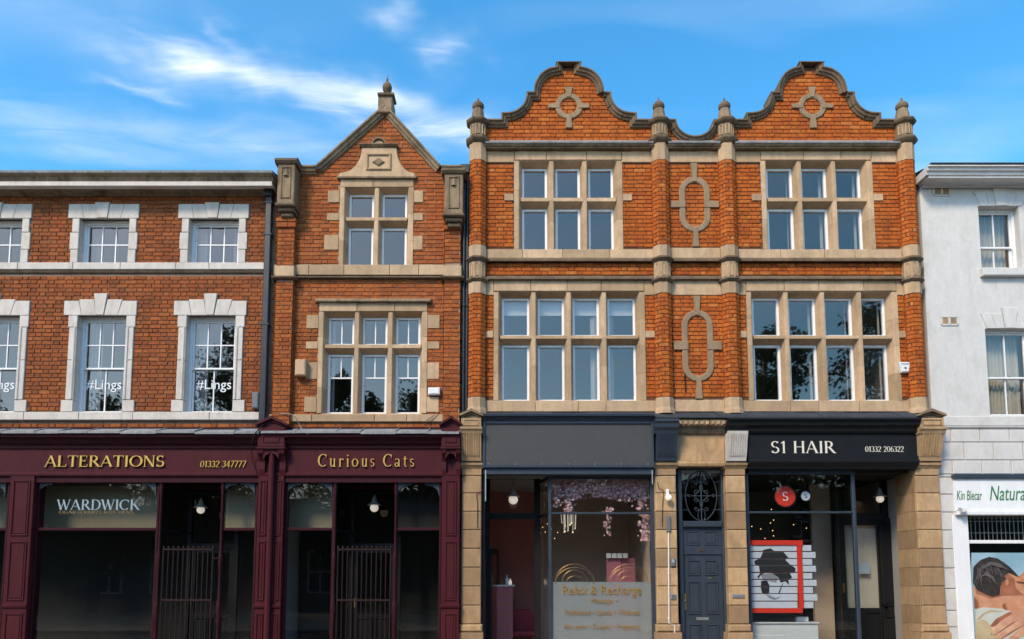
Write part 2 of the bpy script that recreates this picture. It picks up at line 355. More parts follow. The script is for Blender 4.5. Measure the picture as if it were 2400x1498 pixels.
# ------------------------------------------------------------------ bricks
CH = 0.083
def brick_rows(z0, z1, xl, xr, excl, seed=0, y=0.0):
    rg = random.Random(seed); out = []; n = int((z1 - z0) / CH)
    ch = (z1 - z0) / max(1, n)
    for k in range(n):
        za = z0 + k*ch; zb = za + ch; zm = (za+zb)/2
        sp = [(xl(zm) if callable(xl) else xl, xr(zm) if callable(xr) else xr)]
        for (a, b, c, d) in excl:
            if min(d, zb) - max(c, za) > 0.3*ch:
                sp = [s for (u, v) in sp for s in ((u, min(v, a)), (max(u, b), v)) if s[1]-s[0] > 0.03]
        for (u, v) in sp:
            x = math.floor((u - 5)/0.355)*0.355 + (0.1775 if k % 2 else 0.0) + rg.uniform(-.012, .012); j = 0
            while x < v:
                ln = (0.225 if j % 2 == 0 else 0.11) ; e = x + ln
                a, b = max(x, u+.004), min(e, v-.004)
                if b - a > 0.035:
                    out.append(((a+b)/2 + rg.uniform(-.002, .002), zm + rg.uniform(-.0025, .0025), b-a-rg.uniform(0, .005), ch-.0105-rg.uniform(0, .003), y - rg.uniform(0, .006), rg.random()))
                x = e + 0.0105; j += 1
    return out
UNITB = MB().box(-.5, .5, 0, .06, -.5, .5, .04)
def build_bricks(wall, rows, mat, extra=None, keep=300):
    def score(r):
        d = math.sqrt(r[0]**2 + (D+r[4])**2 + (r[1]-CZ)**2)
        return -(r[2]*r[3])/(d*d) * ((D+r[4])/d)
    rows = sorted(rows, key=score)
    me = bpy.data.meshes.new('brick'); c = .004
    b = MB(); b.box(-.5, .5, 0, .05, -.5, .5, 0)
    me.from_pydata([(-.478, 0, -.44), (.478, 0, -.44), (.478, 0, .44), (-.478, 0, .44), (-.5, .005, -.5), (.5, .005, -.5), (.5, .005, .5), (-.5, .005, .5),
                    (-.5, .05, -.5), (.5, .05, -.5), (.5, .05, .5), (-.5, .05, .5)], [],
                   [(0,1,2,3),(4,5,1,0),(5,6,2,1),(6,7,3,2),(7,4,0,3),(8,9,5,4),(9,10,6,5),(10,11,7,6),(11,8,4,7)])
    me.materials.append(mat)
    rg = random.Random(3)
    for x, z, l, h, y, r in rows[:keep]:
        o = bpy.data.objects.new('brick', me); col.objects.link(o); o.parent = wall
        o.location = (x, y, z); o.scale = (l, 1, h); o.rotation_euler = (rg.uniform(-.012, .012), rg.uniform(-.006, .006), rg.uniform(-.012, .012))
    s = MB()
    for x, z, l, h, y, r in rows[keep:]:
        s.cur = r; t1, t2 = rg.uniform(-.003, .003), rg.uniform(-.002, .002); a, bz = l/2, h/2
        s.add([(x-a+.005, y+t1, z-bz+.005), (x+a-.005, y-t1, z-bz+.005+t2), (x+a-.005, y-t1, z+bz-.005+t2), (x-a+.005, y+t1, z+bz-.005),
               (x-a, y+.006, z-bz), (x+a, y+.006, z-bz+t2), (x+a, y+.006, z+bz+t2), (x-a, y+.006, z+bz),
               (x-a, y+.05, z-bz), (x+a, y+.05, z-bz), (x+a, y+.05, z+bz), (x-a, y+.05, z+bz)],
              [(0,1,2,3),(4,5,1,0),(5,6,2,1),(6,7,3,2),(7,4,0,3),(8,9,5,4),(9,10,6,5),(10,11,7,6),(11,8,4,7)])
    if extra: extra(s)
    o = s.build('brickwork', mat, wall, fix=False, rnd=True); o['kind'] = 'stuff'
    return o
def wall_sheet(x0, x1, z0, z1, holes, y=0.013, mb=None):
    mb = mb or MB(); xs = sorted({x0, x1, *[v for h in holes for v in h[:2] if x0 < v < x1]}); zs = sorted({z0, z1, *[v for h in holes for v in h[2:] if z0 < v < z1]})
    for i in range(len(zs)-1):
        zm = (zs[i]+zs[i+1])/2; run = None
        for j in range(len(xs)-1):
            xm = (xs[j]+xs[j+1])/2
            hole = any(h[0] < xm < h[1] and h[2] < zm < h[3] for h in holes)
            if not hole and run is None: run = xs[j]
            if run is not None and (hole or j == len(xs)-2):
                e = xs[j] if hole else xs[j+1]
                mb.add([(run, y, zs[i]), (e, y, zs[i]), (e, y, zs[i+1]), (run, y, zs[i+1])], [(0, 1, 2, 3)])
                if not hole: pass
                run = None
    return mb
def stone(parent, x0, x1, z0, z1, yf, yb, mat, name='stone', c=.008, g=.004):
    return MB().box(x0+g, x1-g, yf, yb, z0+g, z1-g, c).build(name, mat, parent, fix=False)
def course(parent, x0, x1, z0, z1, yf, yb, mat, name='stone', ln=.9, seed=1):
    rg = random.Random(seed); n = max(1, round((x1-x0)/ln)); c = [x0] + sorted(x0+(x1-x0)*(i+rg.uniform(-.2, .2))/n for i in range(1, n)) + [x1]
    for a, b in zip(c, c[1:]): stone(parent, a, b, z0, z1, yf - rg.uniform(0, .002), yb, mat, name)
def mould(parent, x0, x1, prof, mat, name='moulding', ln=1.1, seed=1, ends=(0, 0)):
    """moulded course in separate lengths; prof [(y,z)]"""
    rg = random.Random(seed); n = max(1, round((x1-x0)/ln)); c = [x0] + sorted(x0+(x1-x0)*(i+rg.uniform(-.2, .2))/n for i in range(1, n)) + [x1]
    for i, (a, b) in enumerate(zip(c, c[1:])):
        MB().profx(prof, a+(0 if i == 0 else .002), b-(0 if i == n-1 else .002), ends[0] if i == 0 else 0, ends[1] if i == n-1 else 0).build(name, mat, parent)
# ------------------------------------------------------------------ windows
def ring(mb, x0, x1, z0, z1, w, y0, y1, c=.004, wb=None):
    wb = w if wb is None else wb
    mb.box(x0, x0+w, y0, y1, z0, z1, c); mb.box(x1-w, x1, y0, y1, z0, z1, c)
    mb.box(x0+w, x1-w, y0+.001, y1, z1-w, z1, c); mb.box(x0+w, x1-w, y0+.001, y1, z0, z0+wb, c)
def pane(parent, x0, x1, z0, z1, y, mat=None, name='pane'):
    rg = random.Random(int(abs(x0*977+z0*331)*10)); t = rg.uniform(-.0016, .0016); u = rg.uniform(-.0016, .0016)
    return MB().add([(x0,y+t,z0),(x1,y-t,z0+0),(x1,y-t+u,z1),(x0,y+t+u,z1)], [(0,1,2,3)]).build(name, mat or M['glass'], parent, fix=False)
def stone_window(bld, X0, X1, Z0, Z1, mulls, zt, mat, jw=.11, head=None, upper_bar=False, lower_bar=None, nib=None, quoins=None, fd=.18, sp=.05, blinds=(), curtains=(), head_h=.2, sill=True, seed=1, frame_h=.2):
    """mullioned stone window; X0..Z1 = opening at the wall face, mulls = mullion centres, zt = (bottom, top) of the transom"""
    fr = MB(); panes = []; bars = []
    cuts = [X0] + mulls + [X1]
    lights = []
    for i in range(len(cuts)-1):
        a = cuts[i] + (sp if i == 0 else .078); b = cuts[i+1] - (sp if i == len(cuts)-2 else .078)
        for lo, hi, up in ((Z0+.01, zt[0]-.055, False), (zt[1]+.005, Z1-sp, True)):
            ring(fr, a, b, lo, hi, .052, fd, fd+.07, .006); lights.append((a+.05, b-.05, lo+.05, hi-.05, up))
    w = fr.build('window', M['upvc'], bld)
    for a, b, lo, hi, up in lights:
        if up and upper_bar:
            pane(w, a, (a+b)/2, lo, hi, fd+.04); pane(w, (a+b)/2, b, lo, hi, fd+.04)
            MB().box((a+b)/2-.011, (a+b)/2+.011, fd+.022, fd+.05, lo, hi).build('glazing_bar', M['upvc'], w)
        elif (not up) and lower_bar:
            zb = lo + (hi-lo)*lower_bar
            pane(w, a, (a+b)/2, zb, hi, fd+.04); pane(w, (a+b)/2, b, zb, hi, fd+.04); pane(w, a, b, lo, zb, fd+.04)
            MB().box((a+b)/2-.011, (a+b)/2+.011, fd+.022, fd+.05, zb+.013, hi).build('glazing_bar', M['upvc'], w)
            MB().box(a, b, fd+.02, fd+.05, zb-.013, zb+.013).build('glazing_bar', M['upvc'], w)
        else:
            pane(w, a, b, lo, hi, fd+.04)
    zs = [(Z0, zt[0]), (zt[1], Z1)]
    for m in mulls:                                     # mullions: narrow nose, splayed sides
        for (lo, hi) in ((Z0, (zt[0]+zt[1])/2), ((zt[0]+zt[1])/2, Z1)):
            z_ = [lo] + ([lo+(hi-lo)*.55] if hi-lo > 1 else []) + [hi]
            for za, zb in zip(z_, z_[1:]):
                v = []
                for z in (za+.001, zb-.001):
                    v += [(m-.034, .0, z), (m+.034, .0, z), (m+.045, .012, z), (m+.086, fd-.03, z), (m+.086, fd+.08, z), (m-.086, fd+.08, z), (m-.086, fd-.03, z), (m-.045, .012, z)]
                MB().add(v, [tuple(range(8))[::-1], tuple(range(8, 16))] + [(i, (i+1) % 8, 8+(i+1) % 8, 8+i) for i in range(8)]).build('mullion', mat, w)
    for a, b in zip(cuts, cuts[1:]):                    # transom between the mullions
        MB().profx([(.0, zt[1]-.06), (.004, zt[1]-.012), (fd-.02, zt[1]+.012), (fd+.08, zt[1]+.012), (fd+.08, zt[0]-.06), (fd-.02, zt[0]-.06), (.0, zt[0]+.02)], a+.03, b-.03).build('transom', mat, w)
    for s, X in ((-1, X0), (1, X1)):                    # splayed jambs in two or three lengths
        n = 4 if Z1-Z0 > 1.9 else 3
        for i in range(n):
            za = Z0+(Z1-Z0)*i/n+.002; zb = Z0+(Z1-Z0)*(i+1)/n-.002
            o = X + s*jw; e = X - s*(sp+.01); v = []
            for z in (za, zb): v += [(o, -.02, z), (X+s*.012, -.02, z), (X, -.008, z), (e, fd-.02, z), (e, fd+.09, z), (o, fd+.09, z)]
            MB().add(v, [tuple(range(6))[::-1], tuple(range(6, 12))] + [(i2, (i2+1) % 6, 6+(i2+1) % 6, 6+i2) for i2 in range(6)]).build('jamb_stone', mat, w)
    # splayed head soffit and sloping sill
    MB().profx([(-.004, Z1+.04), (.004, Z1), (fd-.02, Z1-sp-.012), (fd+.09, Z1-sp-.012), (fd+.09, Z1+.04)], X0-.02, X1+.02).build('head_soffit', mat, w)
    MB().profx([(-.004, Z0-.06), (-.004, Z0-.012), (.012, Z0), (fd+.02, Z0+.02), (fd+.09, Z0+.02), (fd+.09, Z0-.06)], X0-.02, X1+.02).build('sill', mat, w)
    if nib:
        for s, X in ((-1, X0), (1, X1)):
            a, b = sorted((X+s*(jw+.004), X+s*(jw+nib[2]))); stone(w, a, b, nib[0], nib[1], -.026, .1, mat, 'nib_stone')
    for q in quoins or []:
        s, za, zb, ww = q; X = X0 if s < 0 else X1
        a, b = sorted((X+s*(jw+.003), X+s*(jw+ww))); stone(w, a, b, za, zb, -.02, .1, mat, 'quoin_stone')
    for i in blinds:
        a, b, lo, hi, up = lights[i*2+1]
        MB().box(a-.03, b+.03, fd+.12, fd+.125, lo+(hi-lo)*.62, hi+.03).build('blind', M['blind'], w)
    for i, f0, f1 in curtains:
        for k in (0, 1):
            a, b, lo, hi, up = lights[i*2+k]; curtain(w, a+(b-a)*f0, a+(b-a)*f1, lo-.05, hi+.05, fd+.16)
    return w
def curtain(w, x0, x1, z0, z1, y, mat=None, waves=None):
    n = max(6, int((x1-x0)/.014)); rg = random.Random(int(abs(x0)*1000)); ph = rg.random()*6; fq = rg.uniform(55, 90)
    P = [(x0+(x1-x0)*i/n, y+.018*math.sin(ph+fq*(x1-x0)*i/n)+.008*math.sin(2.3*fq*(x1-x0)*i/n)) for i in range(n+1)]
    v = [(x, yy, z0) for x, yy in P] + [(x, yy, z1) for x, yy in P]
    return MB().add(v, [(i, i+1, n+2+i, n+1+i) for i in range(n)]).build('curtain', mat or M['curtain'], w, smooth=True, fix=False)
def sash_window(bld, X0, X1, Z0, Z1, up, low, split=None, mat='upvc', fd=.13, bw=.05, cur=((.0, .3),), glass='glass', cmat=None):
    """box sash; up / low = (columns, rows) of panes; split = meeting rail height or None"""
    fr = MB(); ring(fr, X0-.01, X1+.01, Z0-.01, Z1+.01, bw+.01, fd, fd+.12, .006)
    a, b = X0+bw, X1-bw
    w = None; cells = []; bars = []
    def sash(lo, hi, cr, y):
        ring(fr, a, b, lo, hi, .038, y, y+.04, .005)
        p, q, r_, s = a+.036, b-.036, lo+.036, hi-.036
        for i in range(cr[0]):
            for j in range(cr[1]):
                cells.append((p+(q-p)*i/cr[0], p+(q-p)*(i+1)/cr[0], r_+(s-r_)*j/cr[1], r_+(s-r_)*(j+1)/cr[1], y+.022))
        for i in range(1, cr[0]): bars.append((p+(q-p)*i/cr[0]-.011, p+(q-p)*i/cr[0]+.011, r_, s, y+.004))
        for j in range(1, cr[1]): bars.append((p, q, r_+(s-r_)*j/cr[1]-.011, r_+(s-r_)*j/cr[1]+.011, y+.006))
    if split is None: sash(Z0+bw, Z1-bw, up, fd+.03)
    else:
        sash(split-.03, Z1-bw, up, fd+.03); sash(Z0+bw*.6, split+.015, low, fd+.072)
        fr.box(a-.02, a+.012, fd+.02, fd+.04, split-.07, split-.02); fr.box(b-.012, b+.02, fd+.02, fd+.04, split-.07, split-.02)
    w = fr.build('window', M[mat], bld)
    for c in cells: pane(w, *c, mat=M[glass])
    for c in bars: MB().box(c[0], c[1], c[4], c[4]+.03, c[2], c[3]).build('glazing_bar', M[mat], w)
    for f0, f1 in cur: curtain(w, a+(b-a)*f0, a+(b-a)*f1, Z0+.02, Z1-.02, fd+.24, cmat)
    return w
# ------------------------------------------------------------------ lettering
def _arc(cx, cy, rx, ry, a0, a1, thick, thin, n=14, s_mode=False):
    pts = []
    for i in range(n+1):
        a = R(a0+(a1-a0)*i/n); k = abs(math.cos(a))
        w = thin+(thick-thin)*(k**1.4 if not s_mode else (0.35+0.65*(1-k)))
        pts.append((cx+rx*math.cos(a), cy+ry*math.sin(a), math.cos(a), math.sin(a), w))
    quads = []
    for p, q in zip(pts, pts[1:]):
        quads.append([(p[0]+p[2]*p[4]/2, p[1]+p[3]*p[4]/2), (q[0]+q[2]*q[4]/2, q[1]+q[3]*q[4]/2), (q[0]-q[2]*q[4]/2, q[1]-q[3]*q[4]/2), (p[0]-p[2]*p[4]/2, p[1]-p[3]*p[4]/2)])
    return quads
def _ln(x0, y0, x1, y1, w):
    d = Vector((x1-x0, y1-y0)); d.normalize(); n = Vector((-d.y, d.x))*w/2
    if abs(d.y) > .3 and abs(d.x) > .05:                 # diagonals end flat on the line
        h = w/2/abs(d.y); return [[(x0-h, y0), (x0+h, y0), (x1+h, y1), (x1-h, y1)]]
    return [[(x0-n.x, y0-n.y), (x0+n.x, y0+n.y), (x1+n.x, y1+n.y), (x1-n.x, y1-n.y)]]
TK, TN, SR = .125, .05, .1
def _sf(x, y, w=SR): return [[(x-w, y-.0), (x+w, y-.0), (x+w*.8, y+.042), (x-w*.8, y+.042)]] if y < .5 else [[(x-w*.8, y-.042), (x+w*.8, y-.042), (x+w, y), (x-w, y)]]
def _st(x, y0=0., y1=1., w=TK, b=True, t=True): return _ln(x, y0, x, y1, w) + (_sf(x, y0) if b else []) + (_sf(x, y1) if t else [])
def _lc(q, x, y1=.64): return [[(x-.16, y1-.06), (x, y1-.03), (x, y1), (x-.02, y1)]] + q
G = {
 'A': (_ln(.05, 0, .36, 1, TN) + _ln(.36, 1, .68, 0, TK) + _ln(.15, .34, .56, .34, TN) + _sf(.05, 0, .09) + _sf(.68, 0, .11), .76),
 'L': (_st(.14) + _ln(.14, .022, .56, .022, .044) + [[(.52, .02), (.58, .02), (.60, .24), (.57, .24)]], .62),
 'T': (_st(.34, t=False) + _ln(.02, .975, .66, .975, .05) + [[(.02, .98), (.07, .98), (.045, .78), (.02, .78)], [(.61, .98), (.66, .98), (.66, .78), (.635, .78)]], .68),
 'E': (_st(.14) + _ln(.14, .976, .52, .976, .046) + _ln(.14, .52, .42, .52, .046) + _ln(.14, .022, .56, .022, .046) + [[(.48, .98), (.52, .98), (.52, .79), (.50, .79)], [(.40, .42), (.43, .42), (.43, .63), (.40, .63)], [(.53, .0), (.56, .0), (.60, .23), (.57, .23)]], .63),
 'R': (_st(.14) + _ln(.14, .976, .3, .976, TN) + _ln(.14, .5, .3, .5, TN) + _arc(.3, .738, .2, .238, 90, -90, TK, TN) + _ln(.32, .5, .66, 0, TK) + _sf(.68, 0, .08), .72),
 'I': (_st(.16), .32),
 'O': (_arc(.42, .5, .35, .47, 0, 360, TK*1.05, TN, 28), .84),
 'N': (_st(.12, w=TN*1.1) + _ln(.13, 1, .66, 0, TK) + _ln(.66, 0, .66, 1, TN*1.1) + _sf(.66, 1), .8),
 'S': (_arc(.27, .735, .19, .235, 28, 262, TN*1.3, TK, 16, True) + _arc(.27, .262, .2, .235, 84, -152, TN*1.3, TK, 16, True) + [[(.41, .83), (.45, .83), (.46, .98), (.43, .98)], [(.06, .02), (.09, .02), (.09, .2), (.05, .2)]], .55),
 'C': (_arc(.42, .5, .35, .47, 48, 312, TK*1.05, TN, 22) + [[(.66, .7), (.70, .7), (.71, .97), (.67, .97)]], .76),
 'W': (_ln(.06, 1, .30, 0, TK) + _ln(.30, 0, .50, .95, TN) + _ln(.46, 1, .70, 0, TK) + _ln(.70, 0, .93, 1, TN) + _sf(.07, 1) + _sf(.48, 1, .07) + _sf(.93, 1, .09), 1.0),
 'D': (_st(.14) + _ln(.14, .976, .32, .976, TN) + _ln(.14, .024, .32, .024, TN) + _arc(.32, .5, .34, .476, 90, -90, TK*1.05, TN, 18), .76),
 'K': (_st(.14) + _ln(.17, .44, .58, 1, TN) + _ln(.3, .6, .66, 0, TK) + _sf(.6, 1, .08) + _sf(.68, 0, .08), .74),
 'H': (_st(.14) + _st(.64) + _ln(.14, .52, .64, .52, TN), .8),
 'U': (_ln(.14, .3, .14, 1, TK) + _arc(.38, .3, .24, .28, 180, 360, TK, TN) + _ln(.62, .3, .62, 1, TN) + _sf(.14, 1) + _sf(.62, 1), .76),
 'Q': (_arc(.42, .5, .35, .47, 0, 360, TK*1.05, TN, 28) + _ln(.45, .1, .75, -.15, .07), .84),
 'M': (_st(.1, w=TN) + _ln(.1, 1, .42, 0, TK) + _ln(.42, 0, .74, 1, TN) + _st(.76), .9),
 'Y': (_ln(.34, .45, .06, 1, TK) + _ln(.34, .45, .62, 1, TN) + _ln(.34, 0, .34, .47, TK) + _sf(.34, 0) + _sf(.06, 1) + _sf(.62, 1), .68),
 'u': (_lc(_ln(.16, .2, .16, .64, .1), .16) + _arc(.29, .19, .13, .17, 180, 350, .1, TN, 10) + _ln(.45, 0, .45, .64, .1) + _lc([], .45) + [[(.45, 0), (.56, .0), (.56, .03), (.45, .04)]], .6),
 'r': (_lc(_st(.16, 0, .64, .1, t=False), .16) + _arc(.31, .46, .13, .15, 160, 45, .07, .06, 8) + [[(.36, .52), (.44, .52), (.44, .6), (.36, .6)]], .47),
 'i': (_lc(_st(.16, 0, .64, .1, t=False), .16) + _arc(.15, .88, .03, .03, 0, 360, .06, .06, 10), .32),
 'o': (_arc(.29, .32, .22, .29, 0, 360, .1, .045, 20), .6),
 's': (_arc(.2, .475, .12, .135, 30, 265, .05, .085, 10, True) + _arc(.2, .175, .13, .145, 85, -150, .05, .085, 10, True), .42),
 'a': (_arc(.22, .17, .14, .14, 0, 360, .09, .045, 16) + _ln(.4, .06, .4, .46, .09) + _arc(.25, .46, .15, .16, 0, 155, .09, .045, 10) + [[(.4, .0), (.5, .02), (.5, .05), (.4, .08)]], .54),
 't': (_ln(.19, .12, .19, .82, .09) + _ln(.05, .62, .38, .62, .045) + _arc(.29, .13, .1, .1, 180, 310, .07, .05, 8), .42),
 '0': (_arc(.27, .5, .2, .47, 0, 360, .11, .05, 22), .54), '1': (_st(.24, t=False, w=.11) + [[(.06, .84), (.22, 1), (.24, .9), (.1, .8)]], .42),
 '2': (_arc(.25, .74, .18, .23, 165, -30, .11, .05, 14) + _ln(.07, .03, .43, .66, .07) + _ln(.06, .035, .46, .035, .075), .52),
 '3': (_arc(.22, .75, .16, .22, 150, -90, .1, .05, 14) + _arc(.22, .27, .19, .25, 90, -150, .11, .05, 14), .5),
 '4': (_ln(.05, .3, .35, 1, .055) + _ln(.04, .3, .5, .3, .06) + _ln(.35, 0, .35, 1, .1), .54),
 '6': (_arc(.28, .3, .19, .27, 0, 360, .1, .05, 18) + _arc(.4, .36, .31, .62, 100, 185, .1, .05, 10), .54),
 '7': (_ln(.05, .96, .46, .96, .08) + _ln(.16, 0, .44, .96, .09), .5), ' ': ([], .34),
}
def serif(text, x0, x1, z0, z1, y, mat, parent, name='letter', depth=.02, slant=0.0, each=True, gap=0.0):
    """stroke-built serif letters filling x0..x1 with capitals from z0 to z1, front face at y"""
    adv = sum(G[c][1]+gap for c in text) - gap; sx_ = (x1-x0)/adv; sz = z1-z0; x = 0.0; mb = MB(); last = None
    for c in text:
        qs, ad = G[c]
        if each: mb = MB()
        for i, q in enumerate(qs):
            mb.prism([(x0+(x+p[0])*sx_+slant*p[1]*sz, z0+p[1]*sz) for p in q], y-.00012*(i % 40), y+depth)
        if each and qs: last = mb.build(name, mat, parent)
        x += ad+gap
    if not each: last = mb.build(name, mat, parent)
    return last
def sans(text, x0, x1, z0, z1, y, mat, parent, name='lettering', depth=.004, shear=0.0, h_ref=None):
    cu = bpy.data.curves.new('t', 'FONT'); cu.body = text; cu.extrude = .01; cu.shear = shear; cu.resolution_u = 3
    ob = bpy.data.objects.new('t', cu); col.objects.link(ob)
    bpy.context.view_layer.update()
    me = bpy.data.meshes.new_from_object(ob.evaluated_get(bpy.context.evaluated_depsgraph_get()))
    bpy.data.objects.remove(ob); bpy.data.curves.remove(cu)
    a = min(v.co.x for v in me.vertices); b = max(v.co.x for v in me.vertices)
    c = min(v.co.y for v in me.vertices) if h_ref is None else 0.0; d = max(v.co.y for v in me.vertices)
    for v in me.vertices:
        v.co = (x0+(v.co.x-a)/(b-a)*(x1-x0), y if v.co.z > 0 else y+depth, z0+(v.co.y-c)/(d-c)*(z1-z0))
    me.materials.clear(); me.materials.append(mat); me.name = name
    o = bpy.data.objects.new(name, me); col.objects.link(o); o.parent = parent; return o
# ------------------------------------------------------------------ ground
def slab(name, x0, x1, y0, y1, z, m, h=.3):
    return tag(MB().box(x0, x1, y0, y1, z-h, z).build(name, m), kind='structure')
slab('ground', -300, 300, -400, 300, -.16, M['paving'], .5)
slab('road', -120, 120, -10.2, -3.2, -.13, M['asphalt'], .02)
slab('pavement', -120, 120, -3.1, 9, 0.0, M['paving'], .14)
slab('kerb', -120, 120, -3.2, -3.1, .005, M['stone'], .14)
slab('opposite_pavement', -120, 120, -40, -10.2, 0.0, M['paving'], .14)
# ------------------------------------------------------------------ shared pieces
def shell(bld, x0, x1, z0, z1, floors, depth=6.0, y=.34):
    """inner rooms: party walls, back wall, floors and ceiling"""
    m = MB(); m.box(x0-.02, x0+.1, y, depth, z0, z1); m.box(x1-.1, x1+.02, y, depth, z0, z1); m.box(x0+.1, x1-.1, depth-.2, depth, z0, z1)
    for z in floors: m.box(x0+.1, x1-.1, y, depth-.2, z-.25, z)
    m.box(x0+.1, x1-.1, y-.3, depth-.2, z1-.02, z1+.1)
    return m.build('room', M['room'], bld)
def console(bld, x0, x1, z0, z1, yb, proj, mat, flutes=7, rib=None, name='console'):
    """S-scrolled bracket with flutes on its face"""
    n = 12; pr = []
    for i in range(n+1):
        t = i/n; k = .5-.5*math.cos(math.pi*t)
        pr.append((yb - proj*(.35+.65*k) - .02*math.sin(2*math.pi*t), z0+(z1-z0)*t))
    o = MB().profx([(yb+.1, z0)] + pr + [(yb+.1, z1)], x0, x1).build(name, mat, bld)
    w = (x1-x0)*.8/flutes; a = x0+(x1-x0)*.1
    for i in range(flutes):
        xa = a+w*(i+.22); xb = a+w*(i+.78)
        P = [(p[0]-.014, p[1]) for p in pr[2:-1]]
        MB().profx([(P[0][0]+.03, P[0][1])] + P + [(P[-1][0]+.03, P[-1][1])], xa, xb).build('flute_rib', rib or mat, o)
    return o
def pediment(bld, x0, x1, zb, zt, yf, yb, mat, name='pediment'):
    xm = (x0+x1)/2; e = (x1-x0)*.06
    o = MB().prism([(x0, zb), (x1, zb), (x1, zb+.05), (xm, zt-.03), (x0, zb+.05)], yf+.05, yb).build(name, mat, bld)
    for s in (-1, 1):
        xe = xm+s*(x1-xm+e)
        MB().prism([(xe, zb+.035), (xe, zb+.075), (xm, zt+.02), (xm, zt-.035)], yf-.03, yb-.01).build('raking_moulding', mat, o)
        xe2 = xm+s*(x1-xm-.03)
        MB().prism([(xe2, zb+.03), (xe2, zb+.05), (xm, zt-.055), (xm, zt-.085)], yf+.02, yb-.01).build('raking_moulding', mat, o)
    return o
def framed_panel(parent, x0, x1, z0, z1, yf, mat, w=.03, d=.022, name='panel', raised=True):
    m = MB()
    for a, b, c, e in ((x0, x0+w, z0, z1), (x1-w, x1, z0, z1), (x0+w, x1-w, z1-w, z1), (x0+w, x1-w, z0, z0+w)): m.box(a, b, yf-d, yf+.01, c, e, w*.4)
    if raised: m.box(x0+w*1.8, x1-w*1.8, yf-d*.5, yf+.01, z0+w*1.8, z1-w*1.8, .008)
    return m.build(name, mat, parent)
def lead_run(bld, x0, x1, pt_b, pt_f, seed=2):
    rg = random.Random(seed); x = x0; zb = zy(pt_b, -.02); zf = zy(pt_f, -.46)
    while x < x1:
        e = min(x1, x+rg.uniform(.45, .8)); a = rg.uniform(-.012, .012); b = rg.uniform(-.01, .012)
        MB().profx([(.0, zb+a), (-.47, zf+.012+b), (-.475, zf-.03+b), (-.455, zf-.03+b), (-.45, zf-.01), (.0, zb-.03)], x+.004, e-.004).build('lead_sheet', M['lead'], bld)
        MB().tube([(e, -.02, zb+.012), (e, -.47, zf+.02)], .012, 6).build('lead_roll', M['lead'], bld)
        x = e
def shop_door(parent, x0, x1, z0, z1, y, mat, glz0, rail=.1):
    m = MB(); ring(m, x0, x1, z0, z1, rail, y, y+.05, .006, glz0-z0)
    d = m.build('door', mat, parent); pane(d, x0+rail-.005, x1-rail+.005, glz0-.005, z1-rail+.005, y+.03, M['glasss'])
    framed_panel(d, x0+rail*.9, (x0+x1)/2-.02, z0+.2, glz0-.08, y, mat); framed_panel(d, (x0+x1)/2+.02, x1-rail*.9, z0+.2, glz0-.08, y, mat)
    MB().box(x0+.03, x0+.06, y-.03, y, (z0+z1)/2-.1, (z0+z1)/2+.1, .005).build('handle', M['brass'], d)
    return d
def pendant(px, py_top, py_bot, y, label, ceil_py, s=1.0, warm=False):
    """railway-style pendant: cord, cap, wide brim and opal globe"""
    x = xx(px, py_bot, y); zb = zy(py_bot, y); zt = zy(py_top, y); h = zt-zb
    t = thing('pendant_lamp', label, 'lamp', group='pendant lamps in the shopfronts')
    MB().tube([(x, y, zt-.01), (x, y, zy(ceil_py, y))], .006, 6).build('cord', M['black'], t)
    MB().lathe([(.012, zt), (.02, zt-.03*s), (.035*s, zt-h*.18), (.05*s, zt-h*.35), (.075*s, zt-h*.5), (.135*s, zt-h*.58), (.138*s, zt-h*.62), (.07*s, zt-h*.6)], x, y, 20).build('shade', M['enamel'], t, smooth=True)
    MB().ball((x, y, zb+h*.24), h*.25).build('globe', M['globe'], t, smooth=True)
    return t
